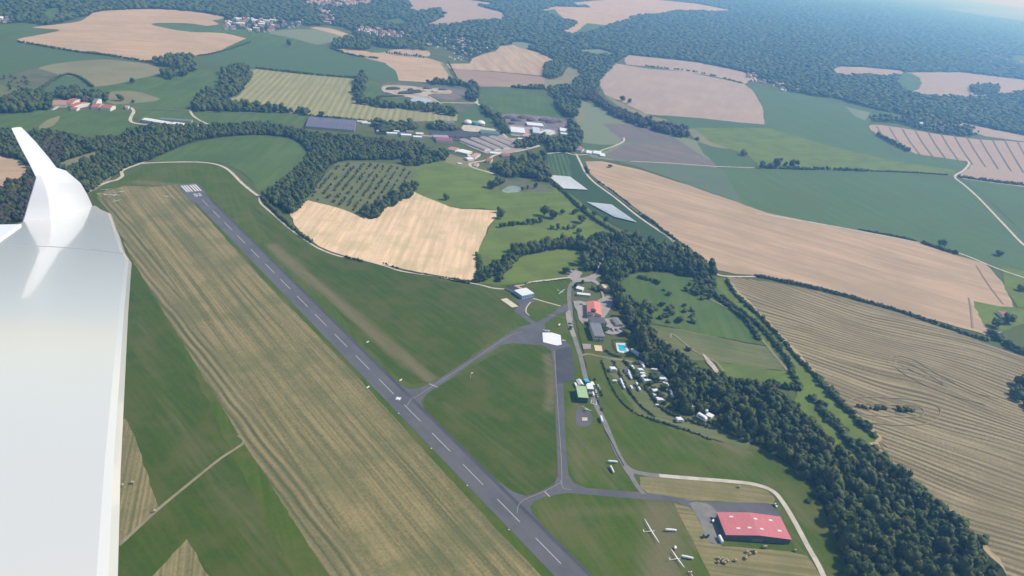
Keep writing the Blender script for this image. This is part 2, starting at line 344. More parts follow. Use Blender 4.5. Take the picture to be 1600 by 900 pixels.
# forests -- floor sheets first, crowns later
FAR = [(-90,-60),(-90,52),(0,40),(50,45),(95,36),(150,22),(240,14),(345,26),(365,50),(410,52),(470,40),(535,42),(556,56),(590,66),(640,77),(690,72),(736,98),(760,84),(800,68),(850,95),(872,104),(850,118),(800,138),(852,140),(870,160),(880,178),(897,180),(905,146),(930,150),(938,130),(962,100),(972,90),(1040,95),(1110,104),(1160,112),(1240,147),(1300,153),(1350,167),(1430,190),(1530,200),(1660,222),(1660,30),(1600,12),(1200,-40),(500,-70)]
WOODS = [
 [(870,150),(905,142),(930,150),(952,168),(1000,186),(1050,202),(1074,204),(1074,216),(1045,212),(1000,198),(960,183),(930,163),(905,156),(885,158)],
 [(518,76),(525,66),(545,60),(575,62),(578,78),(555,79),(530,77)],
 [(572,66),(600,70),(640,74),(660,74),(664,80),(620,77),(590,74)],
 [(848,118),(850,104),(868,98),(880,104),(878,118),(866,125),(855,122)],
 [(236,96),(262,92),(300,90),(306,108),(298,114),(280,108),(245,103)],
 [(252,118),(262,112),(275,116),(272,124),(256,125)],
 [(278,116),(290,111),(292,118),(280,120)],
 [(-40,172),(0,158),(30,148),(60,148),(80,160),(75,172),(30,177),(-40,180)],
 [(85,150),(110,142),(130,145),(170,152),(172,158),(140,160),(110,158)],
 [(300,168),(310,150),(325,145),(345,140),(350,110),(385,108),(392,125),(370,148),(345,160),(400,168),(480,178),(480,181),(400,175),(310,175)],
 [(558,124),(572,124),(570,158),(640,166),(700,172),(712,176),(710,182),(640,172),(558,162)],
 [(674,129),(735,132),(748,140),(745,155),(735,160),(728,152),(735,142),(720,135),(674,133)],
 [(586,185),(600,185),(610,190),(640,188),(655,198),(640,205),(600,210),(585,205)],
 [(665,193),(690,190),(715,198),(718,205),(690,206),(668,200)],
 [(750,165),(765,178),(785,190),(792,205),(788,212),(780,205),(770,190),(755,175)],
 [(885,185),(900,190),(910,210),(905,232),(880,240),(858,238),(800,250),(765,262),(770,272),(800,278),(830,278),(850,285),(870,285),(853,262),(852,250),(858,236),(850,225),(815,235),(800,222),(845,212),(880,215),(890,205)],
 [(905,146),(880,150),(865,165),(885,182),(900,182)],
 [(-60,200),(40,206),(60,202),(110,207),(130,215),(185,212),(200,200),(240,192),(320,195),(400,190),(440,195),(500,208),(560,212),(620,220),(652,230),(640,246),(600,250),(560,250),(528,253),(510,265),(500,287),(478,312),(458,336),(432,322),(408,304),(436,285),(462,262),(482,245),(474,227),(450,215),(400,211),(340,215),(290,226),(235,250),(200,263),(165,283),(148,298),(120,310),(40,345),(-60,350)],
 [(638,290),(652,296),(640,310),(610,325),(582,345),(568,338),(600,316)],
 [(635,225),(665,235),(680,240),(700,250),(640,262),(630,250)],
 [(935,420),(920,425),(905,418),(912,405),(900,398),(905,392),(870,390),(840,396),(820,394),(800,402),(790,420),(760,440),(745,445),(748,425),(775,412),(800,388),(820,380),(860,378),(905,370),(955,372),(960,365),(985,368),(1030,378),(1085,400),(1115,415),(1122,430),(1085,436),(1040,425),(1000,426),(985,430),(968,440),(975,455),(1000,470),(1010,500),(1020,520),(1062,552),(1090,572),(1140,590),(1200,602),(1240,625),(1262,650),(1285,680),(1300,700),(1335,715),(1380,718),(1430,765),(1470,800),(1520,850),(1580,905),(1590,960),(1340,960),(1325,890),(1312,855),(1288,800),(1280,780),(1255,745),(1220,718),(1190,700),(1160,690),(1130,668),(1110,645),(1080,648),(1055,642),(1052,610),(1040,585),(1010,575),(1000,560),(992,535),(985,520),(975,500),(962,480),(955,455),(948,440)],
 [(1068,455),(1075,440),(1095,434),(1115,440),(1120,455),(1108,468),(1098,474),(1085,464)],
 [(800,285),(768,290),(765,297),(785,290)],
 [(1360,182),(1400,184),(1440,186),(1500,195),(1530,208),(1500,214),(1450,206),(1400,193),(1362,190)],
 [(1515,137),(1540,135),(1560,138),(1556,148),(1530,150),(1518,146)],
 [(1570,615),(1610,600),(1640,640),(1600,640)],
]
# fields: (name, material, outline, spline steps)
FD = [
 ('field','green2',[(-80,40),(0,38),(40,36),(85,44),(60,52),(38,58),(0,62),(-80,64)],3),
 ('field','pink',[(27,62),(40,58),(85,50),(90,46),(50,43),(90,38),(125,33),(140,24),(160,17),(240,14),(300,18),(350,26),(342,31),(332,32),(342,38),(325,40),(300,48),(340,50),(385,60),(392,66),(350,80),(310,88),(260,95),(232,97),(180,88),(145,80),(110,80),(70,73),(45,68)],2),
 ('field','green2',[(235,37),(290,36),(320,40),(350,44),(395,48),(400,60),(370,54),(335,51),(300,50),(270,46)],3),
 ('field','dteal',[(-60,66),(28,66),(75,73),(115,80),(140,82),(178,89),(150,93),(100,98),(55,105),(20,115),(-60,126)],2),
 ('field','tan',[(58,107),(90,99),(150,93),(190,95),(230,100),(262,112),(250,120),(182,131),(140,138),(115,125),(75,112)],3),
 ('field','olive',[(-60,125),(20,116),(58,107),(115,126),(145,137),(100,150),(40,150),(-60,140)],3),
 ('field','dteal',[(45,142),(75,130),(100,119),(122,122),(145,136),(110,144),(70,146)],3),
 ('field','green2',[(145,138),(182,131),(262,113),(300,110),(342,114),(340,145),(300,168),(270,171),(200,170),(150,160)],3),
 ('field','tan',[(150,150),(180,143),(213,143),(250,155),(210,161),(175,162)],3),
 ('field','tanG',[(-60,132),(0,133),(36,145),(0,158),(-60,160)],3),
 ('field','green2',[(-60,176),(0,175),(60,172),(130,172),(200,180),(210,192),(230,195),(180,212),(100,207),(60,204),(-60,206)],3),
 ('field','tan',[(60,200),(70,190),(85,183),(94,182),(84,195),(72,200)],3),
 ('field','green2',[(210,170),(300,174),(400,176),(480,180),(472,195),(400,192),(320,194),(225,192)],2),
 ('field','pink',[(-80,240),(0,243),(30,250),(47,262),(40,280),(0,300),(-80,310)],3),
 ('field','tan',[(88,262),(105,250),(160,234),(166,238),(130,256),(100,268)],3),
 ('field','tan',[(128,292),(150,284),(168,272),(174,276),(160,290),(132,304)],3),
 ('field','dteal',[(318,88),(340,80),(400,72),(460,72),(500,72),(540,85),(590,92),(612,105),(622,125),(570,122),(500,115),(410,105),(350,104),(312,100)],2),
 ('field','green2',[(345,80),(375,64),(398,54),(415,50),(470,60),(495,70),(460,72),(400,73)],2),
 ('field','pale',[(420,52),(440,47),(490,46),(550,58),(535,65),(515,66),(495,70),(460,60)],2),
 ('field','pink',[(483,43),(515,44),(554,57),(545,60),(520,52)],2),
 ('field','pink',[(517,77),(540,76),(600,83),(665,90),(692,98),(712,129),(690,130),(624,126),(618,110),(600,98),(560,88)],1),
 ('field','wheatS',[(585,82),(610,78),(640,76),(668,80),(670,88),(640,88),(600,83)],2),
 ('field','green2',[(570,77),(610,76),(600,82),(580,82)],2),
 ('field','wheatS',[(696,100),(735,99),(737,92),(755,84),(775,80),(782,72),(800,70),(840,82),(875,98),(872,102),(850,112),(852,119),(780,112),(702,107)],1),
 ('field','brown',[(704,109),(715,108),(780,113),(850,120),(857,133),(840,137),(800,136),(745,135),(718,131)],1),
 ('field','pale',[(798,66),(820,66),(837,73),(825,77),(808,73)],2),
 ('field','tan',[(852,122),(878,119),(887,104),(908,112),(900,124),(893,133),(870,138),(852,139)],2),
 ('field','green2',[(750,139),(800,138),(830,146),(855,152),(868,165),(882,181),(850,182),(790,178),(760,166)],2),
 ('field','dteal',[(750,137),(800,136),(798,147),(757,149)],1),
 ('field','dteal',[(715,160),(738,161),(760,174),(775,188),(782,198),(750,196),(716,190)],2),
 ('field','olive',[(560,158),(565,124),(600,127),(690,130),(735,134),(745,150),(735,172),(714,176),(640,168)],1),
 ('field','green2',[(574,126),(595,130),(600,148),(640,160),(600,160),(572,155)],2),
 ('field','green2',[(688,160),(704,158),(704,168),(686,166)],1),
 ('field','plow2',[(655,138),(700,137),(736,143),(733,150),(705,156),(672,150)],3),
 ('quarry','sand',[(598,134),(625,133),(655,136),(700,140),(704,146),(678,146),(668,150),(688,160),(680,163),(668,158),(640,152),(620,148),(600,144)],3),
 ('pond',plain('pond_water',(.42,.50,.56),.35,.15,.05),[(640,156),(655,152),(672,155),(671,160),(655,161)],3),
 ('field','yel',[(386,110),(400,108),(480,117),(566,124),(557,160),(556,176),(540,184),(480,180),(400,173),(345,170),(340,162),(375,148),(390,122)],1),
 ('field','yel2',[(557,160),(640,170),(716,178),(714,189),(600,190),(540,184),(556,176)],1),
 ('field','pale',[(883,147),(905,147),(925,153),(945,172),(1010,196),(1085,219),(1115,232),(1120,262),(1040,257),(950,250),(912,240),(912,210),(900,190),(893,170)],2),
 ('field','tan',[(880,150),(892,150),(905,165),(915,185),(905,190),(893,172)],2),
 ('field','tan',[(945,150),(968,158),(985,168),(1020,182),(1045,188),(1010,190),(975,172)],2),
 ('field','plow',[(942,193),(995,194),(1055,216),(1120,258),(1180,262),(1100,261),(1052,224),(975,223)],1),
 ('field','plow2',[(940,245),(975,225),(1055,224),(1118,259),(1000,254),(960,249)],1),
 ('field','dteal',[(1090,222),(1130,233),(1170,248),(1184,262),(1120,259),(1098,238)],1),
 ('field','dteal',[(905,222),(940,226),(962,226),(945,236),(905,232)],1),
 ('field','pinkD',[(935,128),(962,99),(1010,107),(1070,112),(1160,130),(1175,140),(1190,165),(1206,195),(1130,190),(1040,181),(1010,178),(985,166),(965,156),(945,148)],1),
 ('field','pinkD',[(975,92),(982,86),(1050,93),(1092,98),(1160,112),(1178,121),(1165,131),(1110,118),(1060,111),(1015,104),(980,101)],1),
 ('field','pale',[(896,79),(935,77),(960,84),(958,89),(940,85),(930,88)],2),
 ('field','teal',[(1175,137),(1200,140),(1260,148),(1320,162),(1350,172),(1368,182),(1356,192),(1360,208),(1400,232),(1500,250),(1512,258),(1495,266),(1400,252),(1300,230),(1200,213),(1195,197),(1190,160)],1),
 ('field','green2',[(1320,162),(1350,168),(1420,182),(1440,187),(1362,184),(1335,176)],1),
 ('field','pale',[(1322,167),(1360,176),(1352,188),(1336,182)],1),
 ('field','dteal',[(1035,180),(1100,185),(1206,197),(1196,201),(1080,200),(1060,196)],1),
 ('field','bright',[(1072,200),(1200,200),(1300,229),(1400,252),(1495,266),(1488,273),(1430,269),(1250,262),(1190,262),(1165,240),(1110,224)],1),
 ('field','tan',[(1075,202),(1092,205),(1110,222),(1140,232),(1110,228),(1085,216)],2),
 ('field','teal',[(960,250),(1120,262),(1200,263),(1350,266),(1492,274),(1530,302),(1600,366),(1660,420),(1660,440),(1560,421),(1480,396),(1430,378),(1300,353),(1200,333),(1100,298),(1000,262)],1),
 ('field','grey',[(958,250),(1090,261),(1130,264),(1160,318),(1100,296),(1000,262)],1),  # same crop, paler: darkening by a canopy reflection is painted into the rest
 ('field','teal',[(1502,280),(1560,285),(1660,293),(1660,405),(1600,365),(1560,325),(1530,300)],1),
 ('field','pinkL',[(1358,198),(1375,195),(1450,207),(1530,218),(1660,232),(1660,292),(1530,283),(1500,276),(1514,263),(1510,252),(1430,240),(1395,222),(1370,210)],2),
 ('field','pinkD',[(1475,193),(1500,191),(1540,200),(1600,212),(1660,222),(1660,232),(1600,221),(1540,213)],1),
 ('field','pinkD',[(1400,130),(1405,120),(1415,113),(1500,113),(1560,120),(1660,132),(1660,145),(1600,142),(1575,148),(1530,153),(1480,152),(1440,150),(1415,145)],1),
 ('field','pinkD',[(1297,114),(1308,104),(1350,105),(1413,111),(1408,117),(1380,122),(1360,118),(1320,120)],1),
 ('field','green2',[(1402,131),(1412,113),(1438,122),(1436,139),(1412,143)],2),
 ('field','green2',[(1572,87),(1660,86),(1660,108),(1600,101)],1),
 ('field','pale',[(1470,12),(1540,14),(1600,20),(1700,30),(1700,52),(1600,33),(1530,24)],1),
 ('field','pink',[(843,17),(865,10),(925,12),(898,8),(892,4),(920,2),(975,-4),(1010,-2),(1090,6),(1142,16),(1135,19),(1060,17),(1030,23),(990,25),(985,32),(960,37),(950,42),(935,47),(920,52),(895,54),(866,50),(885,47),(900,38),(898,33),(880,32),(875,28),(855,22)],1),
 ('field','green2',[(897,53),(917,36),(952,40),(945,45),(925,51)],1),
 ('field','green2',[(848,17),(866,14),(878,27),(862,24)],1),
 ('field','pinkD',[(630,-8),(700,-8),(735,0),(770,5),(765,10),(745,9),(785,20),(793,30),(750,33),(720,37),(675,42),(662,40),(690,28),(695,22),(690,14),(665,18),(643,18),(640,8)],1),
 ('field','green2',[(600,32),(625,28),(638,36),(625,42),(605,38)],1),
 ('field','green2',[(68,22),(75,14),(95,13),(92,28),(78,30)],2),
 ('field','green2',[(105,24),(112,18),(122,20),(120,27),(110,30)],2),
 ('field','green2',[(238,252),(290,229),(340,218),(400,213),(450,217),(473,229),(480,245),(460,262),(435,285),(410,297),(400,296),(385,275),(355,258),(320,252)],4),
 ('field','bright',[(640,250),(690,238),(720,252),(765,264),(790,280),(860,290),(905,312),(930,335),(965,358),(985,370),(960,380),(900,432),(830,440),(745,444),(742,400),(776,330),(720,326),(680,316),(632,296),(650,275)],2),
 ('field','tan',[(680,245),(700,240),(735,252),(745,262),(710,258)],3),
 ('field','olive',[(785,285),(800,277),(820,280),(835,288),(862,292),(862,300),(830,300),(800,300),(780,295)],3),
 ('pond',plain('pond_water_green',(.30,.36,.30),.3,.3,.05),[(783,298),(797,290),(812,293),(812,299),(795,301)],3),
 ('field','pinkX',[(452,333),(462,322),(478,314),(490,314),(530,325),(582,343),(600,328),(632,298),(660,306),(690,318),(720,326),(777,330),(765,350),(755,372),(745,400),(738,437),(690,432),(620,418),(540,400),(500,385),(470,362)],2),
 ('field','tanG',[(478,312),(512,268),(528,254),(560,252),(640,258),(652,272),(636,292),(600,318),(570,342),(530,325)],1),
 ('field','berry',[(853,240),(892,238),(905,247),(915,270),(935,286),(1000,337),(1060,381),(1110,412),(1085,402),(1040,392),(985,362),(960,352),(915,322),(880,292),(855,278)],1),
 ('field','berryL',[(855,241),(886,240),(895,279),(858,273)],1),
 ('field','pinkAA',[(914,252),(940,252),(1000,265),(1080,291),(1200,333),(1300,353),(1430,377),(1490,398),(1540,412),(1565,440),(1590,490),(1578,512),(1545,525),(1480,506),(1400,482),(1300,453),(1240,439),(1180,430),(1150,428),(1122,422),(1085,395),(1040,362),(990,322),(940,286),(923,272)],1),
 ('field','bright',[(1520,470),(1560,478),(1600,482),(1600,505),(1560,520),(1535,505)],1),
 ('field','bright',[(1565,415),(1660,440),(1660,480),(1590,480),(1570,450)],1),
 ('field','stub',[(1136,432),(1200,440),(1240,447),(1300,460),(1400,487),(1500,521),(1580,551),(1660,574),(1680,920),(1575,903),(1560,880),(1520,840),(1460,790),(1430,762),(1385,718),(1350,697),(1330,692),(1366,690),(1372,684),(1310,627),(1250,562),(1190,497),(1150,457)],1),
 ('field','stubedge',[(1140,436),(1152,452),(1195,495),(1254,557),(1314,622),(1378,684),(1374,696),(1352,700),(1395,722),(1436,760),(1466,786),(1526,836),(1564,874),(1572,892),(1520,842),(1460,792),(1430,764),(1385,719),(1350,698),(1335,691),(1366,690),(1370,684),(1308,627),(1248,563),(1188,499),(1148,459)],1),
 ('field','bright',[(1108,438),(1134,433),(1150,457),(1190,497),(1250,562),(1310,627),(1372,684),(1366,690),(1338,694),(1360,716),(1335,718),(1300,702),(1285,684),(1262,652),(1240,626),(1250,605),(1240,580),(1200,540),(1160,495)],1),
 ('field','green2',[(968,432),(1000,426),(1060,432),(1112,437),(1160,495),(1200,540),(1165,535),(1090,520),(1015,505),(1002,478),(972,455)],1),
 ('field','tanG',[(1012,507),(1060,514),(1090,520),(1165,536),(1200,541),(1240,580),(1200,577),(1120,565),(1075,562),(1050,545),(1022,522)],1),
 ('field','bright',[(1112,563),(1200,577),(1238,582),(1250,604),(1235,606),(1140,592)],1),
 # airfield
 ('grass_airfield','airdark',[(120,310),(200,290),(205,400),(380,690),(520,905),(560,980),(100,980),(120,600)],1),
 ('grass_airfield','air',[(145,300),(190,280),(230,258),(320,254),(350,262),(385,292),(410,312),(470,370),(500,390),(560,408),(620,423),(690,438),(745,446),(830,442),(890,436),(895,500),(920,590),(960,690),(1000,740),(1180,755),(1215,770),(1260,850),(1300,960),(500,980),(200,380)],1),
 ('grass_airfield','air',[(895,480),(950,560),(1000,600),(1030,655),(1120,690),(1190,705),(1255,748),(1285,790),(1312,860),(1330,900),(1345,980),(1310,980),(1260,850),(1215,770),(1180,755),(1000,740),(960,690),(920,590)],1),
 ('grass_airfield','airdark',[(800,540),(862,548),(868,650),(874,735),(865,755),(825,775),(800,765),(700,690),(662,632),(675,610),(720,585)],2),
 ('grass_airfield','airdark',[(480,390),(560,408),(690,440),(800,458),(800,500),(740,555),(690,590),(645,600),(600,570),(520,480),(440,400),(385,320),(420,340)],2),
 ('mown_strip','strip',[(150,302),(195,290),(240,292),(278,288),(300,315),(400,425),(560,590),(700,745),(850,905),(920,990),(590,990),(517,905),(380,690),(206,405),(176,330)],1),
 ('mown_strip','strip2',[(150,308),(185,312),(260,430),(400,640),(520,810),(590,905),(640,990),(565,990),(517,905),(380,690),(206,405),(170,330)],1),
 ('hay_meadow','hay2',[(196,655),(210,680),(248,795),(190,850),(150,880),(150,640)],1),
 ('hay_meadow','hay2',[(292,842),(312,875),(330,905),(350,960),(200,960),(238,900)],1),
 ('hay_meadow','hay',[(1000,745),(1060,748),(1120,753),(1180,760),(1200,768),(1208,788),(1120,783),(1020,777)],2),
 ('hay_meadow','hay',[(1052,786),(1085,795),(1110,845),(1130,853),(1235,862),(1262,868),(1290,910),(1310,960),(1150,960),(1112,905),(1085,850)],1),
 ('camp_meadow','tanG',[(1100,660),(1150,672),(1170,692),(1165,702),(1130,690),(1095,680)],3),
 ('camp_meadow','tanG',[(940,562),(985,562),(1012,575),(1045,590),(1055,642),(1100,645),(1130,672),(1100,680),(1050,664),(1005,652),(985,630),(965,600)],2),
 ('camp_meadow','tanG',[(985,570),(1000,580),(1020,610),(1040,650),(1015,640),(995,605)],3),
]
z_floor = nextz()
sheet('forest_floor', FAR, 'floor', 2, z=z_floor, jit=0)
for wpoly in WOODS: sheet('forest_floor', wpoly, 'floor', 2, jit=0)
for nm, mt, pl, n_ in FD:
    o_ = sheet(nm, pl, mt, n_, jit=.25 if mt in ('hay2', 'hay', 'strip2', 'strip') else .5)
    if mt in ('air', 'airdark'): gridify(o_)
for wpoly in WOODS[20:21]: pass

# asphalt: runway is straight in world space
X0 = 323.4
def rect(name, x0, x1, y0, y1, mat, z=None):
    z = z or nextz(); me = bpy.data.meshes.new(name)
    me.from_pydata([(x0, y0, z), (x1, y0, z), (x1, y1, z), (x0, y1, z)], [], [(0, 1, 2, 3)]); me.materials.append(mat)
    return tag(link(name, me), kind='structure')
TWY = [
 [(556,552),(590,582),(617,598),(640,608),(655,606),(680,596),(720,570),(760,544),(795,520),(812,511),(840,503),(862,490),(874,480),(884,474),(893,474),(896,482),(870,492),(852,505),(852,515),(872,528),(893,540),(898,592),(880,598),(884,690),(888,742),(896,754),(915,762),(960,766),(1005,769),(1050,776),(1085,783),(1200,786),(1213,797),(1222,808),(1212,812),(1120,800),(1128,850),(1112,850),(1082,796),(1060,785),(1000,780),(920,773),(885,770),(850,777),(835,783),(828,792),(832,803),(850,822),(760,740),(800,768),(822,775),(845,768),(866,756),(872,742),(870,700),(866,600),(862,548),(850,540),(800,536),(782,540),(740,566),(700,594),(668,614),(658,627),(664,642),(690,668),(600,600)],
]
ASPH_T = sheet('taxiway', TWY[0], 'asph', 1, jit=0)
rect('runway', X0 - 12, X0 + 13.3, -120, 1186, GR['asph'])
rect('runway_shoulder', X0 + 9.8, X0 + 13.3, -120, 1120, GR['asphD'])
sheet('runway', [(274,288.6),(309,287.6),(316,293),(322,302),(330,314),(300,318)], 'asph', 1, jit=0)
sheet('dark_apron', [(868,546),(893,541),(898,592),(879,599),(870,600)], 'asphD', 1, jit=0)
sheet('gravel_apron', [(1078,786),(1102,786),(1121,800),(1130,848),(1112,848),(1098,830),(1086,800)], 'apron', 2)
sheet('helipad', [(901,640),(915,640),(925,650),(924,662),(913,667),(902,664),(899,652)], 'asph', 5, jit=0)
sheet('hangar_forecourt', [(803,485),(812,478),(806,470),(812,468),(834,466),(838,470),(829,474),(824,480),(822,488),(824,494),(820,498),(812,492)], 'asph', 2, jit=0)
ribbon('taxiway', [(812,486),(820,494),(830,502),(838,508)], 7, 'asph')
ribbon('path', [(833,466),(850,471),(868,476),(876,478)], 2.2, 'gravel')
ribbon('path', [(829,472),(823,480),(822,487),(827,493)], 1.4, 'gravel')
ribbon('path', [(853,491),(870,494),(885,497)], 1, 'track')
# runway markings
zm = nextz()
for k in range(-2, 18):
    y = 1109.8 - 50 * k
    if y > 1150 or k < 0: continue
    rect('centre_line_marking', X0 - .33, X0 + .33, y - 30, y, MK, zm)
for xo in (-9.4, -5.7, -1.9, 3.2, 7.0, 10.8):
    rect('threshold_marking', X0 + xo - 1.0, X0 + xo + 1.0, 1148, 1179, MKT, zm)
def glyph(strokes, ox, oy, wd, ht):
    for (x0, x1, y0, y1) in strokes: rect('runway_number', X0 + ox + x0 * wd, X0 + ox + x1 * wd, oy - y1 * ht, oy - y0 * ht, MKT, zm)
# number 20 painted for landing towards the camera: upside down from here
Z0 = [(0,.26,0,1),(.74,1,0,1),(.26,.74,0,.13),(.26,.74,.87,1)]
G2 = [(0,1,0,.14),(.74,1,.14,.43),(0,1,.43,.57),(0,.26,.57,.86),(0,1,.86,1)]
ny = 1137.0
glyph(Z0, -4.3, ny, 3.8, 11.7)
# the 2 keeps its shape under a half turn
for (x0, x1, y0, y1) in [(0,1,0,.14),(.74,1,.14,.43),(0,1,.43,.57),(0,.26,.57,.86),(0,1,.86,1)]:
    rect('runway_number', X0 + 1.7 + x0*3.8, X0 + 1.7 + x1*3.8, ny - y1*11.7, ny - y0*11.7, MKT, zm)
ribbon('taxi_line', [(636,634),(642,624),(650,620),(676,603),(720,575),(790,528),(815,518)], .35, MKY)
ribbon('taxi_line', [(866,548),(872,640),(878,742),(872,756),(840,772),(820,780),(810,790),(808,802)], .35, MKY)
ribbon('taxi_line', [(892,765),(880,762),(876,750)], .35, MKY)
for a_, b_ in (((670.5,599.5),(684,605)), ((851,768),(859,776))):
    ribbon('holding_line', [a_, b_], .9, MK)
cx, cy = P(622.5, 623.7)[:2]
rect('aiming_cross', cx - 3, cx + 3, cy - 1, cy + 1, MKT); rect('aiming_cross', cx - 1, cx + 1, cy - 3, cy + 3, MKT)

# roads and tracks
ribbon('road', [(888,430),(897,438),(891,447),(889,460),(890,475),(892,492),(893,510),(900,535),(908,560),(915,590),(930,630),(945,660),(955,685),(967,712),(980,730),(1000,739),(1040,744),(1090,748)], 5.2, 'asphR')
ribbon('road', [(1030,743),(1090,748),(1140,752),(1180,757),(1207,767),(1222,783),(1240,812),(1262,853),(1280,885),(1300,930)], 4.6, 'gravel')
ribbon('road', [(972,722),(984,740),(995,758),(1006,772)], 4.5, 'asphR')
sheet('road', [(968,712),(976,726),(992,738),(985,745),(978,738),(970,724)], 'asphR', 2, jit=0)
ribbon('path', [(908,556),(918,553),(935,556),(955,560),(975,563),(1000,568)], 3, 'track')
sheet('car_park', [(889,432),(886,426),(898,421),(910,427),(906,434),(915,433),(925,430),(934,427),(938,431),(930,437),(938,445),(935,446),(925,440),(905,441),(896,440)], 'yard', 2)
sheet('car_park', [(884,488),(891,486),(896,515),(900,524),(893,525),(886,508)], 'yard', 2)
sheet('yard', [(897,470),(918,472),(938,468),(950,462),(958,470),(955,480),(945,497),(958,497),(975,505),(978,512),(965,522),(945,520),(935,500),(910,505),(903,490)], 'yard', 2)
ribbon('path', [(935,446),(940,455),(944,470),(946,490)], 3, 'yard')
ribbon('road', [(965,366),(958,375),(948,392),(938,410),(932,425),(928,433)], 3.5, 'yard')
ribbon('road', [(900,240),(908,256),(915,270),(930,286),(960,308),(1000,340),(1050,374),(1085,400),(1108,420),(1125,430),(1150,432),(1180,432)], 4.5, 'gravel')
ribbon('path', [(855,240),(880,238),(900,242),(925,240),(945,233),(960,228),(974,221),(975,215)], 4.5, 'gravel')
ribbon('path', [(975,222),(1010,224),(1050,223)], 5, 'pale')
ribbon('path', [(985,252),(1050,255),(1120,260),(1180,262)], 4, 'gravel')
ribbon('path', [(1182,333),(1300,353),(1430,378),(1500,396),(1560,420),(1620,440)], 5, 'gravel')
ribbon('road', [(1620,395),(1598,381),(1570,352),(1530,310),(1508,290),(1492,276),(1506,266),(1514,254),(1500,245),(1470,236)], 6, 'gravel')
ribbon('path', [(935,285),(1000,334),(1040,368),(1075,400)], 3, 'pale')
ribbon('path', [(90,312),(130,302),(150,292),(170,284),(182,281),(191,275),(190,268),(198,263),(215,257),(228,252)], 5, 'gravel')
ribbon('path', [(215,256),(245,254),(290,253),(322,254),(345,259),(360,268),(378,286),(395,300),(405,307)], 5, 'gravel')
ribbon('path', [(405,307),(408,318),(425,333),(450,355),(480,377),(500,389),(530,400),(565,406),(600,415),(630,424),(690,433),(750,445),(770,450),(795,452)], 3.2, 'gravel')
ribbon('path', [(796,450),(830,441),(860,437),(892,433)], 4, 'gravel')
ribbon('path', [(186,852),(215,825),(250,793),(300,752),(345,716),(380,692),(372,680)], 2.5, 'track')
ribbon('road', [(690,160),(735,161),(745,160),(743,150),(747,138)], 7, 'gravel')
ribbon('road', [(742,159),(758,171),(772,184),(780,195),(784,206),(792,214),(810,222),(830,229),(843,227)], 6, 'gravel')
ribbon('road', [(843,228),(810,236),(775,242),(760,250),(735,255),(740,262),(760,268),(780,274)], 6, 'gravel')
ribbon('road', [(666,200),(700,205),(745,205),(785,212)], 14, 'asphD')
sheet('yard', [(672,205),(700,203),(760,207),(786,212),(750,216),(705,220),(674,214)], 'asphD', 2)
sheet('yard', [(722,197),(730,195),(760,199),(782,204),(780,209),(750,206),(725,204)], 'gravel', 2)
sheet('scrap_yard', [(784,178),(830,180),(880,186),(892,201),(870,208),(845,214),(800,212),(792,196)], 'scrap', 2)
sheet('yard', [(790,196),(820,198),(860,203),(870,210),(840,213),(800,212)], 'yard', 2)
sheet('yard', [(718,222),(830,214),(826,232),(790,240),(760,240)], 'yard', 1)
ribbon('path', [(690,99),(700,112),(711,130)], 7, 'pale')
ribbon('path', [(205,168),(209,174),(205,182),(204,189),(214,193),(240,195)], 6, 'gravel')
ribbon('path', [(208,169),(250,170),(300,173),(380,176),(400,177)], 4, 'pale')
ribbon('path', [(297,172),(301,180),(312,188),(325,194)], 5, 'gravel')
ribbon('path', [(82,172),(95,165),(105,162)], 6, 'gravel')
ribbon('path', [(670,150),(678,155),(690,162)], 5, 'gravel')
ribbon('path', [(1105,465),(1150,490),(1190,530),(1215,560),(1240,590)], 3, 'track')
ribbon('path', [(1048,528),(1052,522),(1085,548),(1118,565),(1130,580)], 2.5, 'track')
sheet('quarry', [(1098,552),(1110,562),(1122,578),(1118,582),(1106,568)], 'sand', 2)
ribbon('path', [(1005,640),(1030,655),(1070,667),(1110,678)], 1.5, 'pale')
ribbon('ditch', [(945,672),(955,690),(965,710),(975,728)], .8, 'floor')
for k in range(13):   # tramlines in the far wheat
    x = 1375 + k * 20
    ribbon('tramline', [(x - 5, 197 + k*2.2), (x + 6, 215 + k*2.4), (x + 25, 238 + k*3.2)][:3], 4, 'plow', n=2)
for a_, b_ in (((1345,204),(1640,262)), ((1525,380),(1600,470))): pass
ribbon('tramline', [(1514,465),(1517,480),(1520,512)], 2.5, 'brown')
ribbon('tramline', [(1526,415),(1545,445),(1568,475)], 2, 'brown')
LOOPS = [[(1338,634),(1350,630),(1390,632),(1430,634),(1444,641),(1438,650),(1410,651),(1360,648),(1336,643)], [(1386,566),(1394,557),(1408,556),(1430,563),(1450,575),(1480,592),(1520,612),(1560,622)], [(1396,570),(1403,563),(1420,567),(1445,580),(1475,600)], [(1400,573),(1415,585),(1450,603),(1490,618),(1540,632)]]
for lp_ in LOOPS: ribbon('wheel_track', lp_, 1.7, 'stubsoft')
for lp_ in ([(1325,627),(1345,620),(1400,622),(1450,628),(1470,642),(1455,660),(1400,664),(1350,658)], [(1390,700),(1375,690),(1384,706),(1392,722)]): ribbon('wheel_track', lp_, 1.2, 'stubsoft')
sheet('white_pad', [(847.5,519.5),(862,519.5),(876,523.5),(877.7,538.5),(870,539.8),(848.5,534.5)], CONC, 1, jit=0)
sheet('sandstone_pad', [(782,467.7),(791.7,465.8),(810.3,478.6),(800.3,480.6)], PADC, 1, jit=0)
sheet('helipad_marking', [(909.2,652.3),(917.8,652.3),(918,657.2),(909.6,657.3)], PADC, 1, jit=0)
sheet('sand_pit', [(909.5,537),(923,537.5),(923.5,545),(911.5,545.5)], 'yard', 1, jit=0)
sheet('sand_pit', [(928,539),(940,540),(941.5,549),(930,548)], plain('play_sand', (.72,.55,.36), .9, .15), 1, jit=0)

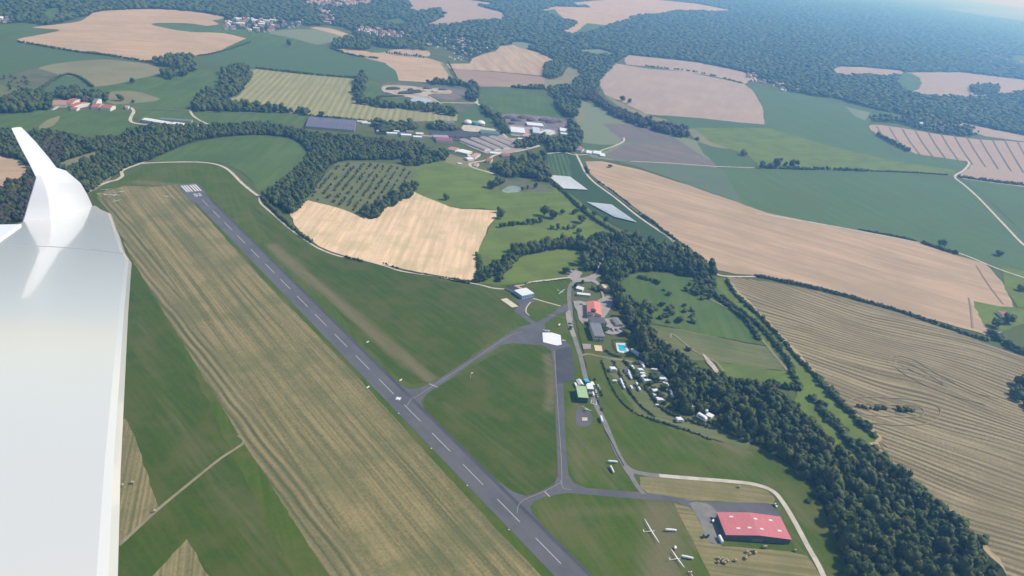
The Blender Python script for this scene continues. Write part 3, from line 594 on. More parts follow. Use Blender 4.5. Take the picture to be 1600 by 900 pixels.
# ------------------------------------------------------------------ trees
def ico(sub):
    b = bmesh.new(); bmesh.ops.create_icosphere(b, subdivisions=sub, radius=1)
    v = np.array([q.co[:] for q in b.verts]); f = np.array([[q.index for q in t.verts] for t in b.faces]); b.free(); return v, f
ICO = {k: ico(k) for k in (1, 2, 3)}
def crown(seed, lumps, sub, jit=.22, leaves=0, tall=1.0):
    """crown of unit radius standing on z=0: several lumps of leaf masses, rough surface, loose leaf clumps outside"""
    r = np.random.default_rng(seed); V, F = ICO[sub]; vs = []; fs = []; n = 0
    for i in range(lumps):
        if i == 0: c, s = np.array([0, 0, .95 * tall]), .72
        else:
            a = 2 * math.pi * i / max(lumps - 1, 1) + r.uniform(-.5, .5); rr = r.uniform(.28, .62)
            c = np.array([rr * math.cos(a), rr * math.sin(a), r.uniform(.5, 1.45) * tall]); s = r.uniform(.34, .55)
        k = V * (1 + r.normal(0, jit, (len(V), 1))) * s * np.array([1, 1, .9 * tall ** .5]) + c
        vs.append(k); fs.append(F + n); n += len(V)
    if leaves:
        base = np.concatenate(vs); idx = r.integers(0, len(base), leaves); c = base[idx] + r.normal(0, .05, (leaves, 3))
        t = c[:, None, :] + r.normal(0, .085, (leaves, 3, 3)); vs.append(t.reshape(-1, 3)); fs.append(np.arange(leaves * 3).reshape(-1, 3) + n)
    v = np.concatenate(vs); v[:, 2] = np.maximum(v[:, 2], .08); return v, np.concatenate(fs)
HI = [crown(i, 8, 2, .17, 800, t) for i, t in enumerate((1, 1.15, .9, 1.3, 1.05, 1.0))]
MID = [crown(20 + i, 5, 1 + (i % 2), .2, 60, t) for i, t in enumerate((1, 1.2, .9, 1.1))]
LOW = [crown(40 + i, 2, 1, .25, 0, .9) for i in range(3)]
FARC = [crown(60 + i, 3, 1, .25, 0, .55) for i in range(3)]
def stamp(name, pos, rad, hgt, protos, mat, label, cat, group=None, kind='stuff'):
    """one mesh made of many crowns (a wood that reads as one mass, or one hedge)"""
    if not len(pos): return None
    vs, fs, ts, n = [], [], [], 0; N = len(pos); which = rng.integers(0, len(protos), N); rot = rng.uniform(0, 6.28, N)
    for k, (pv, pf) in enumerate(protos):
        m = which == k; c = m.sum()
        if not c: continue
        ca, sa = np.cos(rot[m])[:, None], np.sin(rot[m])[:, None]
        x = pv[:, 0] * ca - pv[:, 1] * sa; y = pv[:, 0] * sa + pv[:, 1] * ca
        r_ = rad[m][:, None]; h_ = (hgt[m] / pv[:, 2].max())[:, None]
        w = np.stack([x * r_ + pos[m][:, :1], y * r_ + pos[m][:, 1:2], pv[:, 2][None] * h_], -1)
        vs.append(w.reshape(-1, 3)); fs.append((pf[None] + (np.arange(c) * len(pv))[:, None, None]).reshape(-1, 3) + n)
        ts.append(np.repeat(rng.uniform(0, 1, c), len(pv))); n += c * len(pv)
    o = link(name, mesh_np(name, np.concatenate(vs), np.concatenate(fs), mat, np.concatenate(ts)))
    return tag(o, label, cat, group, kind)
TRUNK = MB().tube([(0, 0, 0), (0.01, 0, .3), (-.01, .01, .62)], [.055, .045, .03], 7)
for q in range(3):
    TRUNK.tube([(0, 0, .38), (.16*math.cos(q*2.1), .16*math.sin(q*2.1), .58), (.3*math.cos(q*2.1), .3*math.sin(q*2.1), .78)], [.03, .022, .012], 5)
TRUNK_ME = TRUNK.mesh('trunk', BARK)
CROWN_ME = [mesh_np('crown', v, f, LF) for v, f in HI]
ORCH_ME = [mesh_np('fruit_tree', v, f, LFO) for v, f in MID]
MID_ME = [mesh_np('crown', v, f, LF) for v, f in MID]
GROVE_ME = [mesh_np('crown', v, f, LFO) for v, f in HI[:3]]
def tree(x, y, rad, h, label, cat='tree', group=None, name='broadleaf_tree', hi=True, z=0, parts=True, pal=None):
    k = random.randrange(6)
    if not parts:
        me = random.choice(ORCH_ME if name == 'fruit_tree' else MID_ME); o = link(name, me); zmax = 1.6
        o.location = (x, y, z); o.scale = (rad, rad, h / zmax); o.rotation_euler = (0, 0, random.uniform(0, 6.28)); return tag(o, label, cat, group)
    e = empty(name, (x, y, z), random.uniform(0, 6.28)); tag(e, label, cat, group)
    me = pal[k % len(pal)] if pal else (CROWN_ME if hi else MID_ME)[k % (6 if hi else 4)]; c = link('crown', me, e); zt = 1.75
    c.scale = (rad, rad, h * .88 / zt); c.location = (0, 0, h * .10)
    t = link('trunk', TRUNK_ME, e); t.scale = (h * .8, h * .8, h)
    return e
def scatter(poly, sp, jitter=.45, excl=(), top=8.0):
    """jittered grid of points inside a wood's outline"""
    w = PA(spline(poly, 2, True)); lo, hi = w[:, :2].min(0), w[:, :2].max(0)
    gx, gy = np.meshgrid(np.arange(lo[0], hi[0], sp), np.arange(lo[1], hi[1], sp)); p = np.c_[gx.ravel(), gy.ravel()]
    p += rng.uniform(-jitter, jitter, p.shape) * sp
    p = p[inpoly(p, w[:, :2])]
    if len(p) and top:
        tp, _ = proj(np.c_[p, np.full(len(p), top)]); p = p[inpoly(tp, spline(poly, 2, True))]
    if len(p) and excl:
        px, _ = proj(np.c_[p, np.zeros(len(p))])
        for e in excl: p = p[~inpoly(px, e)]; px, _ = proj(np.c_[p, np.zeros(len(p))]) if len(p) else (px, 0)
    return p
LANE = [[(948,388),(962,372),(966,374),(952,392),(940,425),(932,425)]]
HOUSECLEAR = [[(500,200),(560,200),(560,212),(500,212)]]
near_pts = []
big = []
for i, wp in enumerate(WOODS):
    d = np.linalg.norm(PA(wp).mean(0)[:2])
    if i == 20:
        p = scatter(wp, 6.3, .45, LANE); near_pts.append(p)
    elif i in (21,): big.append((i, scatter(wp, 9, top=0), None))
    elif i == 17:
        ex = [FD[13][2], FD[14][2]]
        p = scatter(wp, 6.9, .45, ex)
        px, _ = proj(np.c_[p, np.zeros(len(p))]); vis = (px[:, 0] > -60)
        p, px = p[vis], px[vis]; rus = ((px[:, 0] < 75) & (px[:, 1] > 262)) | ((px[:, 0] > 60) & (px[:, 0] < 100) & (px[:, 1] > 218) & (px[:, 1] < 262)) | inpoly(px, [(560,212),(650,225),(650,240),(600,235)])
        rus &= rng.uniform(size=len(p)) < .75
        big.append((i, p[~rus], LFM)); big.append((i, p[rus], LFB))
    else:
        sp = 9 + d * .0013
        big.append((i, scatter(wp, sp, top=8.0 if i in (12, 13, 15) else 0), LFB if i in (0,) else None))
p = np.concatenate(near_pts); order = np.argsort(np.hypot(p[:, 0], p[:, 1])); 
px, _ = proj(np.c_[p, np.full(len(p), 8.)]); inframe = (px[:, 0] > -10) & (px[:, 0] < 1610) & (px[:, 1] < 915)
near = [k for k in order if inframe[k]][:135]; rest = np.setdiff1d(np.arange(len(p)), near)
for k in near:
    rad = random.choice((2.8, 3.6, 4.4, 5.2, 6.6)) * random.uniform(.9, 1.1); tree(p[k, 0], p[k, 1], rad, rad * random.uniform(1.9, 3.3), 'broadleaf tree in the dense dark wood running down the right of the airfield', group='trees of the wood along the airfield', hi=True)
r_ = rng.choice([2.7, 3.5, 4.3, 5.2, 6.6], len(rest)) * rng.uniform(.9, 1.1, len(rest)); stamp('wood', p[rest], r_, r_ * rng.uniform(1.9, 3.3, len(rest)), HI[:3] + MID, LFM, 'dense green wood between the campsite and the striped stubble field', 'wood')
WL = {0:'brownish strip of trees below the pale wheat field',1:'small wood beside the village gardens',2:'small wood below the orange-roofed village',3:'wood between two far wheat fields',4:'clump of trees at the lower edge of the big far wheat field',5:'round clump of trees in the far green meadow',6:'small clump of trees right of the far green meadow clump',7:'wood left of the red-roofed farm',8:'wood above the red-roofed farm',9:'tree belt left of the yellow striped field',10:'tree belt between striped field and quarry',11:'dark hedge wood around the far side of the quarry',12:'wood beside the long solar shed',13:'trees among the sheds of the works',14:'tree row beside the pale road to the works',15:'wood below the works and above the golf meadow',16:'wood by the pale crop field',17:'broad dark wood behind the runway end',18:'thick hedge wood between orchard and wheat field',19:'scrubby wood right of the orchard',21:'big round copse in the meadow beside the stubble field',22:'bushes by the pond',23:'trees round the small far village on the right',24:'oval wood inside the far lilac field',25:'trees at the right edge of the stubble field'}
for n_, (i, q, mt) in enumerate(big):
    if len(q) == 0: continue
    d = np.linalg.norm(q.mean(0)); r_ = rng.uniform(.42, .9, len(q)) * (9 + d * .0013 if i not in (17, 21) else 6.9)
    h_ = r_ * (rng.uniform(1.7, 2.6, len(q)) if i == 17 else rng.uniform(1.5, 2.2, len(q)))
    if i in (12, 13, 23): h_ *= .75
    russet = mt is LFB and i == 17
    if i == 23: k = rng.uniform(size=len(q)) > .55; q, r_, h_ = q[k], r_[k], h_[k]
    stamp('wood', q, r_, h_, MID if d < 2200 else LOW, mt or LFM, ('russet and brown trees scattered in the wood behind the runway end' if russet else WL.get(i, 'wood')), 'wood')
# the far forest: one mass, spacing grows with distance
EXF = [f_[2] for f_ in FD if True]
VIL = {
 'A': ([(458,-3),(592,-3),(575,5),(545,8),(530,13),(520,10),(490,8),(470,2)], 150, 'house in the pink and white town at the top edge of the photo'),
 'B': ([(500,13),(518,18),(523,30),(517,38),(498,33)], 26, 'house in the hazy side valley below the far town'),
 'C': ([(352,28),(395,30),(440,30),(475,33),(482,40),(440,46),(415,51),(350,46)], 90, 'house in the far white village right of the big pink field'),
 'D': ([(545,42),(575,44),(600,47),(620,50),(646,55),(648,59),(600,58),(570,53)], 58, 'house in the orange-roofed village at the forest edge'),
 'E': ([(668,60),(700,58),(735,60),(770,62),(775,73),(755,78),(738,90),(735,97),(705,97),(700,88),(685,78),(665,70)], 150, 'small hut among the garden trees above the wheat fields'),
 'F': ([(1160,110),(1185,117),(1210,120),(1240,135),(1265,150),(1240,147),(1200,138),(1165,125)], 34, 'house in the hazy village between forest and beet field'),
 'G': ([(1435,192),(1470,193),(1502,203),(1482,209),(1440,202)], 18, 'house in the small far village above the pink field on the right'),
 'H': ([(-3,27),(16,28),(18,37),(-3,37)], 7, 'house at the far left edge under the forest'),
 'I': ([(1526,81),(1572,88),(1602,99),(1602,104),(1560,92),(1526,86)], 26, 'pale building in the distant hazy village on the right edge'),
}
cam_r = np.array([0.0, 0.0]); pts = []
r0 = 1500.0; w = PA(FAR); 
while r0 < 22000:
    sp = 10 + max(0, r0 - 1500) * .0075; az = np.arange(math.radians(-3), math.radians(82), sp / r0)
    a_ = az + rng.uniform(-.45, .45, len(az)) * sp / r0; rr = r0 + rng.uniform(-.45, .45, len(az)) * sp
    pts.append(np.c_[rr * np.sin(a_), rr * np.cos(a_), np.full(len(az), sp)]); r0 += sp
pts = np.concatenate(pts); px, _ = proj(np.c_[pts[:, :2], np.zeros(len(pts))])
m = inpoly(px, FAR) & (px[:, 0] > -30) & (px[:, 0] < 1640) & (px[:, 1] > -25)
pts, px = pts[m], px[m]
for e in EXF:
    e = np.asarray(e); 
    if e[:, 1].min() > 230: continue
    k = ~inpoly(px, e); pts, px = pts[k], px[k]
for key, (poly, N, lab) in VIL.items():
    up = px.copy(); up[:, 1] -= 15 * FPX / np.maximum(np.hypot(pts[:, 0], pts[:, 1]), 1)
    k = ~((inpoly(px, poly) | inpoly(up, poly)) & (rng.uniform(size=len(px)) < (.93 if key in 'ABCDGHI' else .62))); pts, px = pts[k], px[k]
sp = pts[:, 2]; rr = sp * rng.uniform(.5, .72, len(sp)); hh = rng.uniform(11, 15, len(sp)) + np.minimum(sp, 60) * .03
nearm = sp < 22
print('far trees', len(pts), nearm.sum())
stamp('forest', pts[nearm][:, :2], rr[nearm], hh[nearm], LOW, LFM, 'blue-green hazy forest in the valleys behind the fields', 'forest')
stamp('forest', pts[~nearm][:, :2], rr[~nearm], hh[~nearm], FARC, LFM, 'vast blue hazy forest filling the top right of the photo', 'forest')

# hedges: each one a thing
def hedge(pts, width, h, label, mat=LFM, sp=None, gap=0.0, name='hedge'):
    w = spline(PA(pts), 8)[:, :2]; seg = np.r_[0, np.cumsum(np.linalg.norm(np.diff(w, axis=0), axis=1))]
    sp = sp or max(1.6, width * .42); t = np.arange(0, seg[-1], sp); 
    if gap: t = t[rng.uniform(size=len(t)) > gap]
    q = np.c_[np.interp(t, seg, w[:, 0]), np.interp(t, seg, w[:, 1])] + rng.normal(0, width * .13, (len(t), 2))
    r_ = rng.uniform(.38, .62, len(t)) * width; hh = rng.uniform(.65, 1.25, len(t)) * h
    return stamp(name, q, r_, hh, MID if width > 5 else LOW + MID[:2], mat, label, 'hedge', None, None)
hedge([(1180,432),(1240,444),(1300,458),(1340,469),(1400,486),(1440,499),(1500,520),(1545,534)], 6.5, 5, 'long dark hedge between the pink field and the windrowed stubble field')
hedge([(1543,520),(1560,530),(1580,545),(1610,556)], 12, 9, 'hedge of tall trees continuing to the right edge beyond the pink field')
hedge([(1136,440),(1150,462),(1180,490),(1205,515),(1240,555),(1275,592)], 6, 5, 'upper half of the hedge along the left side of the stubble field')
hedge([(1275,592),(1300,618),(1330,648),(1350,668),(1366,684)], 10, 7, 'lower thicker half of the hedge along the stubble field ending in a knob')
hedge([(1118,465),(1135,478),(1150,490),(1170,508),(1184,532)], 7, 6, 'double hedge line beside the farm track in the meadow, lower row')
hedge([(1126,465),(1145,478),(1163,492),(1195,520),(1215,545),(1232,568),(1240,590),(1252,610)], 7, 6, 'long hedge running down the meadow to the wood corner')
hedge([(1200,600),(1225,606),(1252,610)], 8, 7, 'short hedge closing the small green field by the wood')
hedge([(1268,625),(1285,640),(1296,660),(1315,675),(1330,700),(1350,716)], 11, 7, 'bushy hedge in the green strip beside the wood')
hedge([(1345,702),(1380,725),(1415,752),(1445,780),(1490,818),(1525,850)], 13, 9, 'tree hedge between the wood and the lower stubble field')
for s_, e_, w_, l_ in (((1342,637),(1358,640),5,'left bush clump of the island in the stubble field'),((1368,641),(1384,639),6,'middle bush clump of the island in the stubble field'),((1402,643),(1426,643),7,'right bush clump of the island in the stubble field')):
    hedge([s_, e_], w_, 5, l_)
hedge([(1405,571),(1425,580),(1450,592),(1480,606)], 3, 1.2, 'thin weedy strip in the oval of the stubble field')
hedge([(940,565),(948,588),(958,610),(972,630),(990,645),(1005,652)], 3.2, 2.8, 'outermost dark hedge of the campsite, upper part')
hedge([(1005,652),(1030,660),(1060,670),(1085,678),(1110,688)], 4, 3, 'outermost dark hedge of the campsite, lower part')
hedge([(958,566),(968,586),(978,604),(990,622),(1005,640),(1022,652)], 3.6, 3.2, 'second dark hedge of the campsite')
hedge([(975,565),(990,582),(1002,600),(1016,618),(1030,636),(1050,650),(1080,660),(1110,670)], 4, 4, 'third dark hedge of the campsite')
hedge([(946,549),(958,556),(970,558)], 4, 3, 'dark hedge below the swimming pool')
hedge([(957,533),(960,545),(966,552)], 1.5, 2, 'left hedge round the swimming pool')
hedge([(957,532),(970,532),(982,534)], 1.5, 2, 'upper hedge round the swimming pool')
hedge([(1092,650),(1120,668),(1145,682)], 5, 4, 'dark hedge under the white roofs at the lower end of the campsite')
hedge([(409,310),(425,327),(445,347),(470,368),(488,380)], 6, 5, 'dark hedge between the airfield path and the wheat field')
hedge([(540,403),(560,408),(568,410)], 5, 4, 'three bushes at the airfield path', gap=.2)
hedge([(600,412),(640,425),(690,434),(740,442)], 4, 2.5, 'low hedge between airfield path and wheat field', gap=.25)
hedge([(712,439),(735,444)], 5, 5, 'dark bushes on the airfield path below the wheat field')
hedge([(745,400),(750,420),(745,440)], 7, 6, 'row of bushes at the right edge of the near wheat field')
hedge([(792,449),(815,445),(850,441),(885,437)], 3, 2, 'low hedge along the gravel path above the aeroplane')
hedge([(1000,334),(1030,357),(1055,376),(1085,398),(1105,410)], 6, 5, 'hedge along the road between berry field and long wheat field', gap=.2)
hedge([(935,285),(960,302),(985,322)], 4, 4, 'thin hedge by the netted berry rows', gap=.35)
hedge([(915,262),(920,272)], 6, 6, 'small dark hedge at the bend of the berry field road')
hedge([(866,288),(886,306),(906,326),(938,350),(975,371)], 7, 6, 'hedge between golf meadow and berry field')
hedge([(1195,263),(1250,265),(1300,266),(1355,268)], 9, 8, 'far hedge of round trees above the beet field, left part', gap=.15)
hedge([(1360,268),(1420,270),(1480,274)], 6, 4, 'far low hedge above the beet field, right part', gap=.1)
hedge([(1498,277),(1540,283),(1600,290)], 10, 7, 'far hedge below the pink field with tramlines')
hedge([(1370,212),(1390,222),(1420,238)], 14, 12, 'thick tree belt at the left corner of the tramlined field')
hedge([(1345,360),(1400,370),(1430,377)], 6, 4, 'thin hedge on the far edge of the long wheat field')
hedge([(1440,380),(1470,390),(1495,398)], 10, 7, 'bushes at the upper right of the long wheat field')
hedge([(700,97),(718,131)], 4, 5, 'field hedge along the path in the wheat', gap=.5)
hedge([(517,76),(550,87),(590,92)], 7, 7, 'hedge between dark maize and pink field', gap=.2)
hedge([(400,107),(480,116),(560,123)], 7, 6, 'hedge above the yellow striped field', gap=.2)
hedge([(480,181),(560,188),(600,191)], 5, 5, 'hedge below the yellow striped field', gap=.3)
hedge([(28,66),(110,80),(180,89),(232,98)], 7, 6, 'hedge along the lower edge of the far big pink field', gap=.2)
hedge([(232,97),(310,88),(350,80),(392,66)], 6, 5, 'hedge at the lower right of the far big pink field', gap=.4)
hedge([(1010,104),(1090,114),(1160,131)], 8, 8, 'tree line between the two far pale fields', gap=.55)
hedge([(800,137),(830,139),(852,140)], 9, 9, 'trees between brown stubble and green pasture')
hedge([(55,145),(100,118),(125,122),(145,137)], 8, 5, 'hedge round the small dark plantation')
hedge([(780,440),(783,432),(800,412),(815,398)], 9, 9, 'tree belt curving round the small meadow')
hedge([(690,214),(720,216),(750,214)], 3, 4, 'trees between works yard and red shed', gap=.4)
hedge([(750,120),(800,128)], 1, 1, 'weed strip in brown stubble')

# free-standing trees
def trow(pts, n, rad, lab, group, cat='tree', name='broadleaf_tree', hr=(1.7, 2.3), parts=True):
    w = spline(PA(pts), 8)[:, :2]; seg = np.r_[0, np.cumsum(np.linalg.norm(np.diff(w, axis=0), axis=1))]
    for t in np.linspace(0, seg[-1], n):
        r2 = rad * random.uniform(.8, 1.2); x, y = np.interp(t, seg, w[:, 0]) + random.gauss(0, .8), np.interp(t, seg, w[:, 1]) + random.gauss(0, .8)
        tree(x, y, r2, r2 * random.uniform(*hr), lab, cat, group, name, hi=parts, parts=parts)
trow([(792,408),(815,400),(850,392),(885,386)], 13, 7, 'tall tree in the dark row across the golf meadow', 'trees across the golf meadow')
trow([(905,385),(930,378),(950,374)], 6, 6.5, 'tall tree at the lane end of the golf meadow', 'trees at the lane end')
trow([(782,356),(800,353),(825,351),(845,348)], 10, 4, 'round tree of the short row in the golf meadow', 'short tree row')
trow([(862,359),(870,359),(880,359),(888,359)], 4, 3.5, 'small round tree of the four in line on the golf meadow', 'four small trees')
for x, y, r2, h2, lab in ((850,338,8,19,'tallest tree of the group in the middle of the golf meadow'),(863,342,8,16,'dark tree right of the tallest one on the golf meadow'),(878,335,4.5,9,'small tree between the two big tree groups on the golf meadow'),(908,349,8,15,'wide dark tree with a long shadow on the golf meadow'),(898,335,5,11,'tree behind the wide dark tree on the golf meadow'),(912,330,6,12,'tree at the upper edge of the golf meadow near the nets'),(928,338,5,9,'thin tree left of the lower white net'),(946,348,4.5,10,'bare-stemmed tree at the meadow corner below the net'),(782,342,7,13,'lone dark tree at the corner of the near wheat field'),(780,333,5,10,'slim tree above the lone one at the wheat field corner'),(697,313,6,11,'single tree at the upper edge of the near wheat field'),(897,357,4,7,'small round bush tree right of the four in line'),(904,365,5,9,'tree just above the dark row on the golf meadow'),(765,294,6,14,'pointed tree left of the meadow pond'),(816,298,3,8,'left poplar of the pond trees'),(824,296,3,8,'middle poplar of the pond trees'),(836,295,4,11,'tall poplar right of the pond'),(207,131,6,13,'lone tree at the corner of the far dry field'),(188,158,7,15,'lone tree beside the far red-roofed farm'),(208,161,4,6,'small bush tree near the far farm'),(972,158,9,17,'bigger of the two trees on the edge of the far pale wheat field'),(983,162,7,13,'smaller of the two trees on the edge of the far pale wheat field'),(1161,243,9,14,'round tree in the bright far meadow'),(1089,219,6,8,'small tree at the end of the brownish tree strip'),(451,73,9,20,'dark lone tree above the dark maize field'),(502,183,7,13,'tree standing over the long solar shed'),(1470,386,8,14,'big tree at the far edge of the long wheat field'),(1212,258,9,14,'first round tree of the far meadow hedge'),(953,262,5,7,'tree in the corner above the long wheat field'),(1573,505,9,15,'tree beside the red-roofed house at the right edge'),(1555,512,9,14,'grey-green tree below the red-roofed house'),(1560,400,7,11,'tree beyond the path at the right edge'),(1595,455,7,10,'tree in the small meadow at the right edge'),(1272,775,4,6,'small tree on the grass slope by the wood'),(1262,785,3,4,'bush on the grass slope by the road'),(1249,745,5,6,'bush group at the upper end of the grass slope'),(884,427,6,9,'round dark tree beside the gravel car park'),(910,443,2.6,5,'small round tree at the road fork'),(926,452,3,5,'bush in the garden right of the white roofs'),(899,449,3,6,'dark tree beside the bend of the road'),(936,455,5,8,'dark tree between garden and sandy roofed hut'),(978,524,6,8,'round tree between car park and pool'),(945,517,4,5,'dark tree left of the grey hotel roof'),(1000,548,6,9,'dark tree among the white caravans'),(1013,560,6,9,'tree behind the white tents'),(1020,596,7,11,'big dark tree in the middle of the campsite'),(993,592,4,6,'tree beside the third campsite hedge'),(1000,606,4,5,'small tree between caravans'),(1038,610,5,7,'tree right of the white awnings'),(1030,622,5,7,'tree below the white awnings'),(1045,560,5,6,'lone bush in the dry meadow beside the wood'),(1075,548,4,5,'pair bush in the dry meadow'),(1045,462,4,6,'tree in the upper grove meadow'),(1037,455,2.5,4,'tiny tree in the upper grove meadow')):
    tree(*P(x, y)[:2], r2, h2, lab)
w = scatter([(1000,470),(1020,462),(1045,466),(1075,470),(1087,482),(1085,505),(1060,508),(1015,500),(1003,485)], 14)
for q in w: r2 = random.uniform(3, 5.5); tree(q[0], q[1], r2, r2 * random.uniform(1.3, 1.8), 'loose grey-green fruit tree in the old grove beside the wood', 'tree', 'trees of the old grove', pal=GROVE_ME)
trow([(992,585),(1012,600),(1030,622),(1045,640)], 9, 2.8, 'small garden tree between the campsite pitches', 'campsite garden trees')
trow([(1040,585),(1046,600),(1056,622)], 6, 3, 'small tree at the back of the campsite', 'trees at the back of the campsite')
trow([(998,434),(1008,438),(1018,440),(1028,445)], 8, 2.6, 'small tree in the young row on the upper meadow', 'young trees on the upper meadow')
trow([(605,84),(625,87),(645,89),(662,91)], 16, 4.2, 'tiny dark tree in the far avenue between two wheat fields', 'far avenue trees', parts=False)
trow([(1190,264),(1230,262),(1245,260)], 6, 8, 'far round tree at the hedge above the beet field', 'far hedge trees', parts=False)
# orchard
oa = ang((505,330), (560,262)); ca, sa = math.cos(oa), math.sin(oa)
OP = PA([(484,312),(515,272),(532,258),(560,256),(632,262),(645,275),(632,292),(598,317),(570,338),(530,322)])
cen = OP[:, :2].mean(0); us = np.arange(-260, 260, 8.0); vs_ = np.arange(-260, 260, 12.5)
q = np.array([cen + np.array([u * ca - v * sa, u * sa + v * ca]) for v in vs_ for u in us]); q += rng.normal(0, .7, q.shape)
q = q[inpoly(q, OP[:, :2])]; q = q[rng.uniform(size=len(q)) > .25]; q = q[np.argsort(np.hypot(q[:, 0], q[:, 1]))]
print('orchard', len(q))
for k in q[:300]: r2 = random.uniform(2, 3.2); tree(k[0], k[1], r2, r2 * 1.7, 'small fruit tree planted in rows in the square orchard above the wheat field', 'tree', 'orchard trees', 'fruit_tree', parts=False)
if len(q) > 300:
    k = q[300:]; r_ = rng.uniform(2, 3.2, len(k)); stamp('orchard', k, r_, r_ * 1.7, MID, LFM, 'far rows of the square orchard', 'orchard')
w = scatter([(-10,118),(30,112),(48,125),(60,140),(30,146),(0,132)], 22)
r_ = rng.uniform(4, 7, len(w)); stamp('scrub', w, r_, r_ * 1.2, LOW, LFM, 'scattered bushes on the rough slope at the left edge', 'scrub')

# ------------------------------------------------------------------ buildings
WALLW = plain('white_wall', (.72, .70, .66), .85, .1, .6); WALLC = plain('cream_wall', (.62, .55, .43), .85, .12, .6, rnd=.3)
ROOFR = plain('red_tiles', (.42, .16, .11), .8, .25, .8, rnd=.5); ROOFP = plain('faded_tiles', (.50, .30, .25), .8, .2, .8, rnd=.4)
ROOFW = sheetroof('light_metal_roof', (.68, .69, .70), (.80, .80, .80), 2.4, 0); ROOFG = plain('grey_roof', (.22, .23, .26), .7, .2, .4, rnd=.3)
GLASS = plain('window_glass', (.04, .05, .06), .1, .2, 1, spec=.8)
def rectify(q, h):
    w = np.array([P(*c, h) for c in q])[:, :2]; c = w.mean(0); u = (w[1] - w[0]) + (w[2] - w[3]); L = np.linalg.norm(u) / 2; u /= np.linalg.norm(u)
    v = np.array([-u[1], u[0]]); d = (w[3] - w[0]) + (w[2] - w[1]); B = abs(d @ v) / 2
    if d @ v < 0: v = -v
    return c, u, v, L, B
def building(name, label, quad, h, wall, roof, gable=0.0, axis='u', cat='building', over=.35, group=None, windows=0, door=0, sky_l=(), storeys=1, flat_t=.3):
    """quad = the four roof corners in the photo at eave height h; true rectangle in the scene"""
    c, u, v, L, B = rectify(quad, h)
    e = empty(name, (c[0], c[1], 0), math.atan2(u[1], u[0])); tag(e, label, cat, group)
    sg = 1.0 if (u[0] * v[1] - u[1] * v[0]) > 0 else -1.0
    a, b = L / 2, B / 2
    m = MB()
    if gable:
        if axis == 'u':   # ridge along local x
            m.add([(-a,-b,0),(a,-b,0),(a,b,0),(-a,b,0),(-a,-b,h),(a,-b,h),(a,b,h),(-a,b,h),(-a,0,h+gable),(a,0,h+gable)],
                  [(0,1,2,3),(0,1,5,4),(2,3,7,6),(1,2,6,9,5),(3,0,4,8,7)])
        else:
            m.add([(-a,-b,0),(a,-b,0),(a,b,0),(-a,b,0),(-a,-b,h),(a,-b,h),(a,b,h),(-a,b,h),(0,-b,h+gable),(0,b,h+gable)],
                  [(0,1,2,3),(1,2,6,5),(3,0,4,7),(0,1,5,8,4),(2,3,7,9,6)])
    else: m.box(-a, a, -b, b, 0, h)
    m.build('wall', wall, e)
    r = MB(); o_ = over; t = .18
    if gable:
        if axis == 'u':
            k = gable / b
            for s in (-1, 1):
                r.add([(-a-o_, s*(b+o_), h-k*o_+.02),(a+o_, s*(b+o_), h-k*o_+.02),(a+o_, 0, h+gable+.02),(-a-o_, 0, h+gable+.02),
                       (-a-o_, s*(b+o_), h-k*o_+t),(a+o_, s*(b+o_), h-k*o_+t),(a+o_, 0, h+gable+t),(-a-o_, 0, h+gable+t)],
                      [(0,1,2,3),(4,5,6,7),(0,1,5,4),(1,2,6,5),(3,0,4,7)])
        else:
            k = gable / a
            for s in (-1, 1):
                r.add([(s*(a+o_), -b-o_, h-k*o_+.02),(s*(a+o_), b+o_, h-k*o_+.02),(0, b+o_, h+gable+.02),(0, -b-o_, h+gable+.02),
                       (s*(a+o_), -b-o_, h-k*o_+t),(s*(a+o_), b+o_, h-k*o_+t),(0, b+o_, h+gable+t),(0, -b-o_, h+gable+t)],
                      [(0,1,2,3),(4,5,6,7),(0,1,5,4),(1,2,6,5),(3,0,4,7)])
    else: r.box(-a-o_, a+o_, -b-o_, b+o_, h+.005, h+flat_t)
    ro = r.build('roof', roof, e)
    for s in ((-1, 1) if windows else ()):
        for st in range(storeys):
            for i in range(windows):
                x = -a + L * (i + .5) / windows; zc = h * (st + .55) / storeys; w_ = MB()
                y = s * (b + .01)
                w_.box(x - .8, x + .8, min(y, y + s * .06), max(y, y + s * .06), zc - .6, zc + .6); w_.build('window', GLASS, e)
    if door:
        MB().box(-door/2, door/2, -sg*(b+.07) if sg < 0 else -(b+.07), -(b+.005) if sg > 0 else (b+.005)+.065, .02, min(h*.75, 4)).build('door', ROOFG, e)
    for (fx, fy) in sky_l:
        if gable: zz = h + gable * (1 - (abs(fy) if axis == 'u' else abs(fx))) + .25
        else: zz = h + flat_t + .05
        kk = (gable / (b if axis == 'u' else a)) if gable else 0
        m2 = MB(); x, y = fx * a, fy * b; hx, hy = 1.5, .8
        def zz_(X, Y): return h + (gable * (1 - (abs(Y) / b if axis == 'u' else abs(X) / a)) if gable else flat_t) + .22
        c4 = [(x-hx, y-hy), (x+hx, y-hy), (x+hx, y+hy), (x-hx, y+hy)]
        m2.add([(*q_, zz_(*q_) - .08) for q_ in c4] + [(*q_, zz_(*q_) + .06) for q_ in c4], [(0,1,2,3),(4,5,6,7),(0,1,5,4),(1,2,6,5),(2,3,7,6),(3,0,4,7)])
        m2.build('skylight', WH, e)
    return e
RED = sheetroof('red_sheet_roof', (.52, .145, .16), (.60, .205, .215), 3.2, 1); DKW = plain('dark_hangar_wall', (.10, .125, .12), .7, .2, .3)
